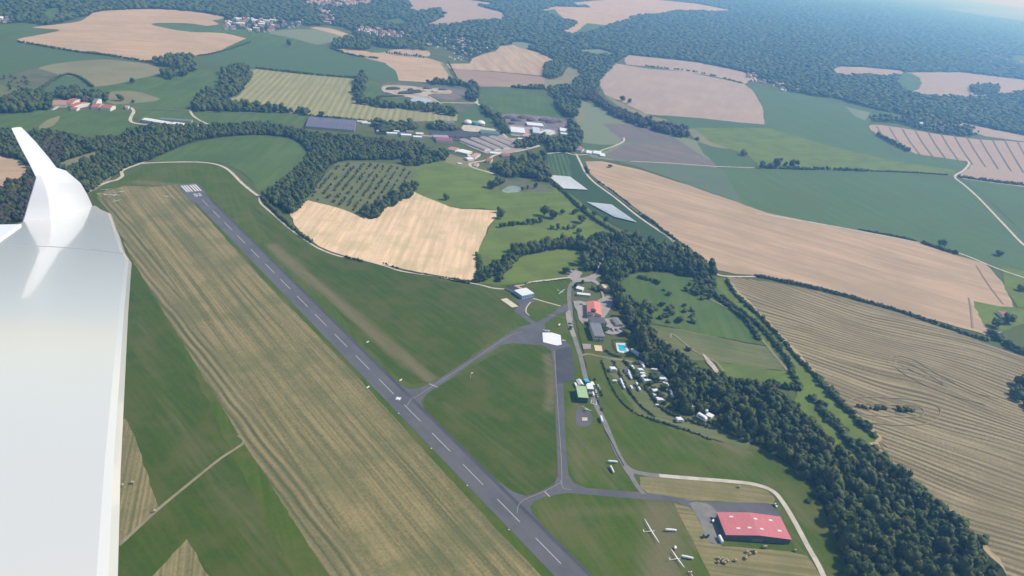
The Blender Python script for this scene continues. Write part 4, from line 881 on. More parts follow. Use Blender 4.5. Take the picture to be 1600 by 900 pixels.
# big hangar: gable ends face the camera, ridge runs away from it
building('hangar', 'large glider hangar with pinkish red sheet roof and grey walls at lower right', [(1135,835.7),(1236,842.5),(1218.5,808),(1120.5,800.5)], 6.0, DKW, RED, gable=1.9, axis='v', over=.5, door=9,
         sky_l=((-.62,.62),(-.55,-.42),(-.2,-.35),(.18,-.4),(.12,.5),(.62,.55),(.75,-.35)))
GRN = plain('green_roof', (.36, .52, .26), .6, .08, .3); 
e = building('tower_building', 'tall box building with pale green flat roof beside the helipad', [(902.9,620.6),(917.8,621.8),(916.2,604.5),(901,603.2)], 7.0, plain('dark_wall', (.09,.10,.12), .7, .2, .5), GRN, flat_t=.35, windows=4, storeys=2)
building('annexe', 'white flat-roofed annexe right of the green-roofed building', [(917.5,607.5),(927,608),(925.8,601.5),(916.8,601)], 4.0, WALLC, ROOFW, windows=2)
building('tent', 'white rounded tent above the green-roofed building', [(903.5,601.5),(910.5,601),(909,593.5),(902,593.5)], 2.6, WH, ROOFW, gable=1.4, axis='v', cat='tent')
building('lean_to', 'narrow white lean-to left of the green-roofed building', [(899,604),(901,604),(901,598),(899,598)], 2.5, WALLW, ROOFW)
building('pavilion', 'bright blue pavilion roof beside the road', [(915.5,599),(921,598),(919.5,592),(914.5,592.5)], 2.6, plain('blue_fabric', (.08,.36,.62), .6, .15), plain('blue_roof', (.10,.42,.68), .5, .1), cat='pavilion')
building('canopy', 'long pale canopy between the blue pavilion and the road', [(918,601.5),(928,601.5),(927,596.5),(917.5,597)], 2.6, WALLC, ROOFW, cat='canopy')
# blue walled hangar
building('hangar', 'hangar with flat white roof and light blue walls', [(815.8,462.3),(833.7,458.8),(822.4,449.8),(804,454)], 5.5, plain('blue_wall', (.28, .42, .66), .6, .1), ROOFW, windows=5, flat_t=.45)
building('annexe', 'dark-roofed annexe with white rim left of the blue hangar', [(803,455.5),(810,452.5),(800,444.8),(793,448)], 4, WALLW, plain('bitumen', (.05,.05,.065), .8, .2), windows=2)
building('shed', 'small pale shed roof behind the blue hangar', [(812,452),(815,450.5),(808.5,445.5),(804.5,446)], 3, WALLW, ROOFP)
# hotel complex
e = building('restaurant', 'building with rounded salmon red roof at the airfield road', [(919,489),(941,493),(936.7,473.5),(916,471.5)], 6.0, WALLC, plain('salmon_roof', (.70, .235, .19), .7, .12, .4), gable=2.6, axis='v', windows=6)
t = empty('control_tower', tuple(P(925, 497))); tag(t, 'round dark control tower between the salmon and the grey roof', 'tower')
MB().lathe([(2.2, 0), (2.2, 9)], n=16).build('shaft', WALLC, t); MB().lathe([(2.5, 9), (3.0, 9.3), (3.3, 11.4)], n=16).build('cab', GLASS, t); MB().lathe([(3.5, 11.4), (3.5, 11.7), (.3, 12.4)], n=16).build('roof', plain('dark_roof', (.07,.07,.08), .7), t)
GRY = sheetroof('grey_sheet', (.16, .165, .18), (.25, .255, .265), 4.5, 0)
building('connecting_wing', 'cross wing with dark grey roof below the salmon roof', [(922.5,504.5),(946,505.5),(945,496),(922,496.5)], 6.5, WALLC, plain('lead_roof', (.13,.13,.145), .6, .3, .3), windows=6, storeys=2)
building('hotel', 'long grey-roofed hotel wing facing the road', [(927,524.5),(943.5,526),(939,505.5),(923.5,504.5)], 7.5, WALLC, GRY, windows=5, storeys=2, door=2)
building('shed', 'grey-green roofed shed beside the crowded car park', [(960.5,508),(971,507),(968,497),(958,496)], 3.5, WALLC, plain('moss_roof', (.22,.25,.23), .8, .2), gable=.8, axis='v', windows=3)
building('hut', 'hut with sandy yellow roof at the wood edge', [(944,453),(954.5,451),(950.5,445),(940,443.5)], 4, WALLC, plain('sand_roof', (.78, .58, .34), .7, .1), gable=1, axis='u', windows=3)
building('bungalow', 'long narrow bungalow with bright white roof', [(902,459.3),(922,461.7),(921.6,458.8),(902,456.8)], 3, WALLW, ROOFW, gable=.5, windows=6)
building('bungalow', 'short bungalow with white broken roof above the long one', [(901,450.5),(912,453.5),(911,449),(902,446.5)], 3, WALLW, ROOFW, gable=.8, windows=3)
building('hut', 'long thin white hut right of the pool', [(994.5,556),(996.5,555),(993.5,543.5),(990.5,544)], 2.6, WALLW, ROOFW, cat='hut')
building('hut', 'flat white hut roof above the pool trees', [(1011.5,538),(1017.5,537.5),(1014,531.5),(1007.5,532)], 2.6, WALLW, ROOFW, cat='hut')
# pool
pe = empty('swimming_pool', tuple(P(971, 545))); tag(pe, 'turquoise swimming pool with white surround', 'swimming pool')
c0 = P(971, 545)
def local(pts, z, o): return [tuple(np.array(P(*q)) - o + [0, 0, z]) for q in pts]
deck = local([(962,536),(977,536.5),(983,549),(976,552.5),(964.5,550)], 0, c0); MB().prism(deck[::-1], .02, .35).build('deck', plain('pool_tiles', (.70,.70,.68), .7, .15), pe)
wat = local([(964.5,538.5),(975,539.3),(979,548.8),(968,548.6)], 0, c0); MB().prism(wat[::-1], .05, .37).build('water', plain('pool_water', (.03,.50,.62), .12, .15, .5, spec=.6), pe)
# far building groups
SOL = sheetroof('solar_roof', (.10, .09, .15), (.19, .17, .24), 7, 0, .4)
building('solar_shed', 'very long low shed whose whole roof is covered with dark solar panels', [(477,196),(552,204.5),(558,187.5),(484,183)], 5, plain('beige_wall', (.48,.42,.36), .8), SOL, gable=1.5, axis='u')
building('stable', 'longer white farm shed beyond the dark wood', [(224,187),(266,194.5),(267,190.5),(227,184)], 5, WALLW, ROOFW, gable=1.5)
building('stable', 'shorter white farm shed right of the longer one', [(270,193.5),(308,198.5),(309,195),(272,190.5)], 5, WALLW, ROOFW, gable=1.5)
building('store', 'grey low store behind the white farm sheds', [(250,186),(300,190),(300,187),(252,184)], 3, WALLC, ROOFG)
ends = [(762,233.5),(778,233),(792,231),(806,228.5),(821,227)]; sts = [(723,218),(739,216),(754.5,214.4),(768,213.3),(781.5,212.7)]
names = ['nearest the trees, first', 'second', 'middle', 'fourth', 'farthest right']
for k, ((ex, ey), (sx, sy)) in enumerate(zip(ends, sts)):
    v = np.array([ex - sx, ey - sy]); n_ = np.array([3.7, .3])
    building('long_barn', f'long pinkish barn with white gable end, {names[k]} of five', [tuple(np.array([sx, sy]) - n_ + [0, 1]), tuple(np.array([ex, ey]) - n_ + [0, 1]), (ex + 3.7, ey - 1.3), (sx + 3.7, sy - 1.3)], 4, WALLW, plain('barn_roof', (.42,.35,.32), .8, .2, .2), gable=2.2, axis='u', group='five parallel barns')
for x, y, r2, nm, mt, lab in ((731,194,10.5,'gas_dome',ROOFW,'left white gas dome of the biogas plant'),(751,195,10.5,'gas_dome',ROOFW,'right white gas dome of the biogas plant')):
    t = empty(nm, tuple(P(x, y))); tag(t, lab, 'storage dome')
    MB().lathe([(r2, 0), (r2, 4)], n=28).build('tank_wall', plain('tank_concrete', (.35,.36,.35), .8), t); MB().lathe([(r2+.2, 4), (r2*.95, 6), (r2*.75, 8.2), (r2*.4, 10), (.2, 10.6)], n=28).build('dome', WH, t, smooth=True)
t = empty('fermenter_tank', tuple(P(741.5, 195))); tag(t, 'green round tank between the two white gas domes', 'tank'); MB().lathe([(9, 0), (9, 7)], n=28).build('tank_wall', plain('green_tank', (.10,.30,.22), .6), t); MB().lathe([(9.2, 7), (8, 7.8), (.2, 8.4)], n=28).build('roof', plain('green_tank_top', (.14,.34,.28), .6), t)
for lab, qd, h, rf, gb in (
 ('shed with dark red roof at the works', [(681,219.5),(707,221),(706,215.5),(682,213.5)], 5, plain('dark_red_roof', (.30,.10,.13), .7), 1),
 ('lilac-roofed shed beside the dark red one', [(676,214.5),(701,215),(699,211.5),(677,210.5)], 5, plain('lilac_roof', (.36,.32,.42), .7), 1),
 ('white warehouse with a pale blue-green panel on its roof', [(797,205),(818,208),(821,200),(799,198)], 6, ROOFW, 1),
 ('white warehouse far back in the works', [(823,195),(848,197),(848,193),(823,190.5)], 5, ROOFW, .8),
 ('blue-white gabled warehouse in the middle of the works', [(831,206.5),(842,208),(844,199.5),(834,198.5)], 7, plain('pale_blue_roof', (.55,.62,.72), .5), 1.5),
 ('pale ribbed warehouse right of the gabled one', [(847,209),(857,212),(862,203),(849,200.5)], 7, plain('ribbed_roof', (.58,.63,.70), .5), 1.2),
 ('white shed at the right end of the works', [(875,204),(888,206),(888,201),(875,199.5)], 5, ROOFW, .6),
 ('long brown-roofed shed in front of the warehouses', [(817,212),(838,217),(841,212),(820,208)], 4, ROOFP, 1),
 ('low white canopy roof by the scrap heaps', [(876,209),(886,210),(886,208),(876,206.5)], 3, ROOFW, .4),
 ('long narrow white-roofed shed above the works yard', [(678,193.5),(704,196),(704,193.5),(679,191)], 4, ROOFW, .5),
 ('short white-roofed shed under the striped field', [(694,191.5),(710,192.5),(710,189.5),(695,188.5)], 4, ROOFG, .5),
 ('low dark green silo shed by the gas domes', [(750,207),(778,210),(778,205),(752,202.5)], 4, plain('green_roof_dark', (.09,.20,.16), .6), .5),
 ('pale house with white walls below the red shed', [(702,233.5),(714,236),(715,231),(703,228.5)], 4, ROOFP, 1.2),
 ('white long house below the works trees', [(717,237),(734,241),(735,236),(718,232)], 4, WH, 1),
 ('small gabled house at the road to the works', [(738,246),(745,247),(748,240),(740,238)], 4, ROOFP, 1.5),
 ('house with flat white forecourt at the works road', [(728,249.5),(737,249),(738,245),(729,246)], 4, ROOFW, 1),
 ('pink-roofed hall beside the works road', [(760,251.5),(768,252.5),(769,247.5),(762,246)], 4, ROOFR, 1),
 ('reddish house by the parked cars of the works', [(783,243.5),(797,244),(797,240),(785,239)], 4, ROOFR, 1),
 ('small house at the lower road bend near the pink hall', [(742,259),(747,260),(747,255),(741,254)], 3.5, ROOFP, 1),
 ('red-roofed house at the right edge beside grey-green trees', [(1563,494),(1582,498),(1577,487.5),(1562,487)], 4, ROOFR, 2),
 ('dark-roofed farmhouse by the berry fields', [(900,234),(910,236),(912,232),(902,230)], 4, ROOFG, 1.5),
 ('red-gabled farmhouse by the berry fields', [(903,232),(908,233),(909,228),(904,228)], 5, ROOFR, 2.5),
 ('white barn by the berry fields', [(926,239),(938,241),(940,237),(929,235)], 4, ROOFW, 1),
 ('pale roofed shed by the berry fields', [(915,238),(924,240),(926,236),(918,235)], 4, ROOFW, 1),
 ('small white hut at the berry field road', [(936,243),(945,244),(945,240),(938,239)], 3, ROOFW, .8),
 ('hall with wide red roof in the far farm on the left', [(120,167),(128,169),(128,158),(121,157)], 6, ROOFR, 2.5),
 ('long red-roofed barn of the far farm, right side', [(160,168),(176,170),(177,164.5),(160,163)], 6, ROOFR, 2.5),
 ('pale red barn of the far farm, lower left', [(80,164),(104,164),(104,157),(86,156)], 5, ROOFP, 2.5),
 ('red house of the far farm with bright gable', [(106,162),(118,163),(120,154),(110,153)], 6, ROOFR, 3),
 ('farm church with white gable', [(148,160),(154,161),(155,154),(149,154)], 9, ROOFG, 4),
 ('red-roofed house between church and barn', [(145,167),(158,168),(158,162),(147,161)], 5, ROOFR, 2.5),
 ('small farmhouse at the right end of the far farm', [(196,168),(201,168.5),(201,165),(197,165)], 4, ROOFP, 2),
 ('little white house among the far farm trees', [(112,170),(122,171),(122,168),(113,167)], 4, ROOFR, 2),
): building('shed' if 'shed' in lab else 'warehouse' if 'warehouse' in lab else 'house', lab, qd, h, WALLW, rf, gable=gb, axis='u', cat='shed' if 'shed' in lab else 'warehouse' if 'warehouse' in lab else 'house')
# heaps and mounds of the works, the scrap yard and the quarry
def mound(px, py, rx, ry, h, mat, lab, name='spoil_heap', cat='heap', a=0.0):
    V, F = ICO[3]; v = V[:, :] * (1 + rng.normal(0, .07, (len(V), 1))); v = v * [rx, ry, h]; v[:, 2] = np.where(v[:, 2] < 0, v[:, 2] * .05, v[:, 2])
    o = link(name, mesh_np(name, v, F, mat)); o.location = P(px, py, ZL[0]); o.rotation_euler = (0, 0, a); tag(o, lab, cat)
DK1 = plain('scrap_dark', (.07, .065, .075), .9, .5, .3, c2=(.16, .12, .12)); DK2 = plain('spoil_green', (.07, .08, .05), .9, .4, .1); SN = plain('sand_heap', (.50, .42, .33), .9, .2, .1)
for a_ in ((795,184,16,8,6,DK1,'dark scrap heap at the left end of the scrap yard'),(806,188,14,8,7,DK1,'dark scrap heap left of the middle of the scrap yard'),(818,184,18,9,6,DK1,'longest scrap heap near the upper edge of the yard'),(830,188,14,8,6,DK1,'scrap heap above the white warehouse'),(850,188,16,9,6,DK1,'scrap heap right of the back warehouse'),(862,191,20,9,7,DK1,'purple-brown scrap heap beside the right shed'),(873,190,12,8,5,DK1,'small scrap heap at the right end of the yard'),(800,193,12,6,5,DK1,'low scrap heap behind the left warehouse'),
           (614,139,22,7,6,DK2,'dark green spoil bank at the left end of the quarry'),(634,146,26,6,6,DK2,'long dark spoil bank in the middle of the quarry'),(650,144,18,7,7,DK2,'dark spoil heap beside the quarry track'),(642,141,10,6,6,DK1,'grey spoil heap in the quarry'),(668,138,14,6,5,DK1,'purplish spoil heap at the upper right of the quarry'),(692,140,16,6,5,DK1,'purplish spoil heap at the right end of the quarry'),(610,150,40,4,3,DK2,'long low bank along the lower edge of the quarry'),(608,145,12,6,4,SN,'small pale sand heap at the quarry'),(680,143,12,6,4,SN,'pale sand heap at the right of the quarry'),(664,142,8,5,4,SN,'tiny pale sand heap beside the quarry track')):
    mound(*a_)
for k, (x, y, L, B, h, rf, lab) in enumerate(((596,207.5,20,12,4,ROOFP,'pale house at the left end of the low white buildings'),(603,205,12,9,4,ROOFW,'white hut second from the left among the low white buildings'),(612,210.5,22,9,4,ROOFW,'white long shed among the low buildings under the trees'),(618,206.5,16,8,3,ROOFW,'short white shed among the low buildings'),(627,211,14,10,5,ROOFG,'grey-roofed house among the low white buildings'),(634,213,22,12,4,ROOFW,'broad white building below the low sheds'),(640,208,14,8,4,ROOFP,'pinkish house right of the low sheds'),(652,216,18,10,4,ROOFW,'white building beside the gap in the trees'),(655,211,16,9,4,ROOFW,'white shed right of the gap in the trees'),(667,215,24,10,4,ROOFP,'long pale shed left of the red works shed'),(572,194,18,7,3,ROOFW,'small white shed right of the solar roof'),(566,191.5,22,6,3,ROOFW,'white strip shed at the corner of the solar roof'),(583,196,10,8,3,ROOFW,'tiny white hut between solar shed and trees'),(845,213,16,9,4,ROOFP,'pale shed in front of the ribbed warehouse'),(812,219,10,7,4,ROOFW,'tiny white hut beside the barns'),(846,221,8,7,5,ROOFW,'little white house among the trees right of the barns'),(828,223,12,7,3,ROOFW,'white hut by the road right of the barns'),(735,246,12,7,3,ROOFW,'flat white hut beside the works road'),(775,240,26,12,1.5,ROOFW,'white forecourt roof beside the parked cars'),(718,257,8,5,2.5,ROOFW,'tiny white hut at the edge of the golf meadow'),(795,205,10,10,5,ROOFW,'white hut at the entry of the warehouses'))):
    c_ = P(x, y); u_ = np.array([math.cos(-.55 + .1 * (k % 3)), math.sin(-.55 + .1 * (k % 3)), 0]); v_ = np.array([-u_[1], u_[0], 0])
    qd = [tuple(proj(np.array([c_ + u_*sx*L/2 + v_*sy*B/2 + [0, 0, h]]))[0][0]) for sx, sy in ((-1,-1),(1,-1),(1,1),(-1,1))]
    building('house' if 'house' in lab else 'shed', lab, qd, h, WALLW, rf, gable=min(1.5, h*.35), cat='house' if 'house' in lab else 'shed')
# white berry nets
NET = plain('white_net', (.80, .83, .82), .6, .12, .15)
for lab, pl in (('upper white netting spread over the berry rows', [(855,273),(891,276),(919,296.5),(880,294.5)]), ('lower larger white netting over the berry rows', [(917,315.5),(956,319.5),(996,347.5),(960,339)])):
    e = empty('crop_net', tuple(P(*np.mean(pl, 0)))); tag(e, lab, 'crop net'); o0 = P(*np.mean(pl, 0))
    w = np.array([P(*q, 2.5) for q in pl]) - o0
    nx, nyy = 40, 12; V = []; F = []
    for i in range(nx + 1):
        for j in range(nyy + 1):
            s, t = i / nx, j / nyy; q = (w[0]*(1-s)+w[1]*s)*(1-t) + (w[3]*(1-s)+w[2]*s)*t
            V.append((q[0], q[1], 2.5 + (.5 if i % 2 else -.1))); 
    for i in range(nx):
        for j in range(nyy): a = i*(nyy+1)+j; F.append((a, a+nyy+1, a+nyy+2, a+1))
    me = bpy.data.meshes.new('net'); me.from_pydata(V, [], F); me.materials.append(NET); link('net', me, e)
    pm = MB()
    for i in range(0, nx + 1, 4):
        for j in (0, nyy): a = V[i*(nyy+1)+j]; pm.box(a[0]-.06, a[0]+.06, a[1]-.06, a[1]+.06, 0, 2.45)
    tag(pm.build('posts', BARK, e), kind='stuff')
# village houses
def house_me(w_, l_, h_, g_, wall, roof):
    m = MB(); a, b = l_/2, w_/2
    m.add([(-a,-b,0),(a,-b,0),(a,b,0),(-a,b,0),(-a,-b,h_),(a,-b,h_),(a,b,h_),(-a,b,h_),(-a,0,h_+g_),(a,0,h_+g_)], [(0,1,2,3),(0,1,5,4),(2,3,7,6),(1,2,6,9,5),(3,0,4,8,7)])
    me = m.mesh('wall', wall); r = MB(); k = g_/b; o_ = .4
    for s in (-1, 1): r.add([(-a-o_, s*(b+o_), h_-k*o_+.05),(a+o_, s*(b+o_), h_-k*o_+.05),(a+o_, 0, h_+g_+.05),(-a-o_, 0, h_+g_+.05),(-a-o_, s*(b+o_), h_-k*o_+.25),(a+o_, s*(b+o_), h_-k*o_+.25),(a+o_, 0, h_+g_+.25),(-a-o_, 0, h_+g_+.25)], [(0,1,2,3),(4,5,6,7),(0,1,5,4),(1,2,6,5),(3,0,4,7)])
    return me, r.mesh('roof', roof)
HM = [house_me(9, 13, 5.5, 4, WALLW, ROOFR), house_me(8, 10, 5, 3.5, WALLW, ROOFP), house_me(10, 16, 5, 3, WALLC, ROOFG), house_me(12, 22, 5, 2.5, WALLW, ROOFW)]
HUT = [house_me(4, 6, 2.6, 1.2, WALLW, ROOFW), house_me(5, 7, 2.8, 1.6, WALLC, ROOFG), house_me(5, 6, 2.8, 1.6, WALLW, ROOFP)]
HP = []
for key, (poly, N, lab) in VIL.items():
    w = PA(poly); lo, hi = w[:, :2].min(0), w[:, :2].max(0); c = 0; base_a = random.uniform(0, 3)
    while c < N:
        q = rng.uniform(lo, hi)
        if inpoly(q[None], w[:, :2])[0]: HP.append((q[0], q[1], key, lab, base_a + random.choice((0, math.pi/2)) + random.gauss(0, .15))); c += 1
HP.sort(key=lambda t: math.hypot(t[0], t[1]))
rest = MB()
for n_, (x, y, key, lab, ra) in enumerate(HP):
    if key == 'E': wm, rm = random.choice(HUT)
    else: wm, rm = random.choices(HM, (5, 3, 2, 1.3) if key in 'AD' else (3, 3, 2, 3))[0]
    if n_ < 300:
        e = empty('hut' if key == 'E' else 'house', (x, y, 0), ra); tag(e, lab, 'hut' if key == 'E' else 'house', 'houses: ' + lab.split(' in ')[-1].split(' among ')[-1])
        link('wall', wm, e); link('roof', rm, e)
    else:
        M_ = Matrix.Translation((x, y, 0)) @ Matrix.Rotation(ra, 4, 'Z')
        for me in (wm, rm): rest.add([M_ @ v.co for v in me.vertices], [tuple(p_.vertices) for p_ in me.polygons])
if rest.v: tag(rest.build('far_houses', plain('far_plaster', (.58, .40, .35), .85, .4, .02)), 'countless tiny pink and white houses of the farthest villages', 'houses', kind='stuff')

# ------------------------------------------------------------------ vehicles and aircraft
BLK = plain('rubber', (.02, .02, .02), .8); CW = plain('car_white', (.80, .80, .80), .25, .03, coat=.5, spec=.5); CK = plain('car_black', (.015, .016, .02), .25, .1, coat=.6, spec=.5)
CS = plain('car_silver', (.42, .43, .45), .25, .05, coat=.5, spec=.5); CR = plain('car_red', (.45, .04, .04), .25, .05, coat=.5, spec=.5); CB = plain('car_blue', (.05, .10, .25), .25, .05, coat=.5)
def sect(x, w_, z0, z1): return [(x, -w_, z0), (x, w_, z0), (x, w_*1.02, z0+(z1-z0)*.6), (x, w_*.88, z1), (x, -w_*.88, z1), (x, -w_*1.02, z0+(z1-z0)*.6)]
_b = MB().loft([sect(-2.15,.75,.35,.75), sect(-1.9,.86,.28,.95), sect(-.8,.9,.25,1.0), sect(.7,.9,.25,.98), sect(1.7,.86,.27,.85), sect(2.15,.72,.35,.65)])
_g = MB().loft([sect(-1.75,.72,.94,1.0), sect(-1.15,.70,.96,1.42), sect(.25,.70,.96,1.44), sect(1.0,.72,.94,1.0)])
_r = MB().box(-1.1, .2, -.6, .6, 1.435, 1.47)
def wheel(r2=.32, t=.2): return MB().loft([[(r2*math.cos(2*math.pi*k/14), y, r2*math.sin(2*math.pi*k/14)) for k in range(14)] for y in (-t/2, t/2)])
WHEEL = wheel().mesh('wheel', BLK)
CARS = {}
def car(mat, label, px, py, a, group='parked cars'):
    x, y, _ = P(px, py); key = mat.name
    if key not in CARS: CARS[key] = (_b.mesh('body', mat), _g.mesh('window', GLASS), _r.mesh('roof_panel', mat))
    e = empty('parked_car', (x, y, .3), a); tag(e, label, 'car', group); e.location.z = ZL[0]
    for nm, me in zip(('body', 'window', 'roof'), CARS[key]): link(nm, me, e)
    for sx in (-1.35, 1.35):
        for sy in (-.78, .78): w_ = link('wheel', WHEEL, e); w_.location = (sx, sy, .32)
    return e
ra = ang((905, 545), (930, 625)); nxt = ra + math.pi / 2
for mt, lab, x, y, a in (
 (CK,'black car, rearmost in the row of the gravel car park by the wood',896,423,nxt),(CK,'black car in the middle of the row in the gravel car park by the wood',891,427,nxt),(CK,'black car nearest the white path in the gravel car park',888,430,nxt),
 (CK,'black car, first of the row beside the road left of the hotel',890,507.5,nxt),(CW,'white car between the black cars beside the road left of the hotel',891,510.5,nxt),(CK,'black car below the white one beside the road left of the hotel',891.5,513,nxt),(CK,'lowest black car of the row beside the road left of the hotel',890.5,516,nxt),
 (CW,'white car, first in the line parked along the road by the green-roofed building',934,604.5,ra),(CS,'silver car second in the line along the road by the green-roofed building',936.5,609,ra),(CK,'black car third in the line along the road by the green-roofed building',938.5,614,ra),(CK,'black car last in the line along the road by the green-roofed building',940.5,619,ra),
 (CK,'black car alone on the road verge by the pale canopy',929.5,594.5,ra),(CS,'silver car below the white van by the green-roofed building',931,613,ra),(CW,'white car behind the white van by the green-roofed building',930.5,614,ra),(CS,'beige-silver car next to the road by the green-roofed building',933,621,ra),(CB,'dark blue car beside the low walled yard',935,628.5,ra),(CK,'black car standing alone below the walled yard',940,641.5,ra),
 (CR,'red and white car standing in the middle of the hotel yard',957,506,1.2),(CK,'black car at the left of the crowded yard row',943,514.5,ra),(CS,'silver car second in the crowded yard row',947,515,ra),(CK,'black car third in the crowded yard row',950.5,515,ra),(CB,'blue car fourth in the crowded yard row',954.5,516,ra),(CW,'white car in the crowded yard row near the shed',958,518,ra),(CK,'black car at the right of the crowded yard row',962,517,ra),(CW,'white car at the lower end of the yard',966,518,ra),(CW,'white car in front of the grey-green shed',965,510,nxt),(CW,'upper white car at the left side of the hotel yard',943,507,nxt),(CW,'lower white car at the left side of the hotel yard',943,511,nxt),
 (CS,'silver car in front of the salmon roofed restaurant',908,477,nxt),(CW,'white car beside the road behind the hangar',1211,791.5,ang((1205,785),(1214,797))),(CR,'red car beside the hut near the pool',980,526,.5),
 (CW,'white car on the wood lane, upper',940,417,1.2),(CW,'white car on the wood lane, lower',935,421.5,1.2),
): car(mt, lab, x, y, a)
# vans / caravans / trailers
def rbox(L, Wd, z0, z1, r2=.25, taper=0.0):
    def s(x, k, top): return [(x, -Wd/2*k, z0), (x, Wd/2*k, z0), (x, Wd/2*k, top-r2), (x, (Wd/2-r2)*k, top), (x, -(Wd/2-r2)*k, top), (x, -Wd/2*k, top-r2)]
    return MB().loft([s(-L/2, .93, z1-.3), s(-L/2+.3, 1, z1), s(L/2-.9, 1, z1-taper*.4), s(L/2, .93, z1-.75-taper)])
_cv = rbox(5.6, 2.3, .45, 2.7); 
CV = (_cv.mesh('body', CW), MB().box(-1.8, 1.4, -1.17, 1.17, 1.35, 1.95).mesh('window', GLASS), MB().box(2.8, 3.9, -.08, .08, .4, .5).mesh('drawbar', BLK))
AWN = MB().add([(-2.2,1.2,2.3),(2.2,1.2,2.3),(2.3,3.6,1.9),(-2.3,3.6,1.9),(-2.2,1.2,0),(2.2,1.2,0),(2.3,3.6,0),(-2.3,3.6,0)], [(0,1,2,3),(4,5,6,7),(0,1,5,4),(1,2,6,5),(2,3,7,6),(3,0,4,7)]).mesh('awning', WH)
def caravan(px, py, a, label, awn=True, sc=1.0, name='caravan', cat='caravan'):
    e = empty(name, tuple(P(px, py, ZL[0])), a); tag(e, label, cat, 'caravans and awnings on the campsite'); sc *= 1.2; e.scale = (sc, sc, sc)
    for nm, me in zip(('body', 'window', 'drawbar'), CV): link(nm, me, e)
    if awn: link('awning', AWN, e)
    for sy in (-1.0, 1.0): w_ = link('wheel', WHEEL, e); w_.location = (0, sy, .32)
a1 = ang((1000, 590), (1010, 605)); a2 = a1 + math.pi/2
CVS = [(958,580,a2,'white caravan with wide awning standing alone between the first two hedges',1,1.2),(960,597,a2,'small pale caravan tent in the second hedge lane',0,.8),(970,596,a1,'white caravan by the second hedge, top of three',0,.8),(972,601,a1,'white caravan by the second hedge, middle of three',0,.8),(974.5,606,a1,'white caravan by the second hedge, lowest of three',0,.7),
 (988,576,a1,'white camper at the entrance of the third lane',0,.9),(982,582,a1,'white caravan beside the purple tent',0,.7),(983,587,a1,'white caravan with dark car below the purple tent',0,.9),(985.5,591.5,a1,'cream caravan below the purple tent pitch',0,.7),(986,607,a1,'small white caravan alone near the third hedge',0,.8),(995,602,a1,'narrow white caravan beside the dark tree',0,.8),(998.5,609,a1,'narrow white caravan below the dark tree',0,.8),
 (1001,568,a1,'long white caravan, upper, at the right campsite lane',1,.9),(1004.5,574,a1,'long white caravan, lower, at the right campsite lane',0,.9),(1010,562,a2,'white caravan under the trees, upper of two',1,1.0),(1014,569,a2,'white caravan under the trees, lower of two',1,1.0),(1001,581,a2,'white caravan, first of the stack of four awnings',1,1),(1003.5,586,a2,'white caravan, second of the stack of four awnings',0,1),(1005,591.5,a2,'white caravan, third of the stack of four awnings',1,1.1),(1011,598.5,a2,'widest white awning caravan at the bottom of the stack of four',1,1.4),
 (1020,578.5,a2,'small white caravan in front of the wood, left of two',0,.7),(1024,579,a2,'small white caravan in front of the wood, right of two',0,.7),(1030,590,a1,'white caravan at the wood edge, top of the chain',1,.9),(1034,596,a2,'widest white roof caravan in the chain at the wood edge',1,1.5),(1038,603,a1,'white caravan third in the chain at the wood edge',1,1),(1040.5,609.5,a1,'yellowish white caravan fourth in the chain at the wood edge',0,.8),(1048,614,a1,'white caravan fifth in the chain at the wood edge',0,.8),(1050,620,a1,'lowest white caravan in the chain at the wood edge',0,.9),
 (1024,614,a2,'white caravan with awning in the lower campsite, upper of three',1,1.1),(1024.5,620,a2,'white caravan with awning in the lower campsite, middle of three',1,.9),(1031,628,a2,'white caravan with open awning in the lower campsite, lowest of three',1,1.2),(1026.5,634,a2,'tiny white trailer by the lower campsite hedge',0,.6),(1038,627,a1,'tiny pale trailer under the trees of the lower campsite',0,.5),
 (1062,659,a2,'white square caravan standing on the outer hedge',1,1.1),(1084,638.5,a2,'white pavilion caravan at the lower campsite end',1,1.0),(1098.5,643,ang((1093,640),(1103,645)),'long white caravan at the lower campsite end',0,1.4),(1096,655,ang((1091,652),(1101,658)),'white motorhome below the long caravan',0,1.6)]
for x, y, a, lab, aw, sc in CVS: caravan(x, y, a, lab, bool(aw), sc)
building('shelter', 'flat white shelter roof at the lower end of the campsite', [(1102.5,648),(1111,652.5),(1116,649),(1108,645)], 2.8, WALLC, ROOFW, cat='shelter')
building('tent', 'dark purple tent in the middle of the campsite', [(975,582),(981,583),(981,577),(976,577)], 1.8, plain('purple_cloth', (.08,.07,.14), .9), plain('purple_cloth_roof', (.10,.09,.17), .9), gable=.8, cat='tent')
for x, y, s_, lab in ((1024,552,1.0,'tall white pointed tent at the wood edge'), (1023,559,.8,'lower white pointed tent at the wood edge'), (1029,556,.5,'small white pointed tent right of the tall ones')):
    e = empty('pointed_tent', tuple(P(x, y))); tag(e, lab, 'tent')
    MB().lathe([(4*s_, 0), (3.8*s_, 2*s_), (1.2*s_, 4*s_), (.1, 5.5*s_)], n=10).build('canvas', WH, e); MB().tube([(0, 0, 5.4*s_), (0, 0, 6*s_)], .05).build('pole', BARK, e)
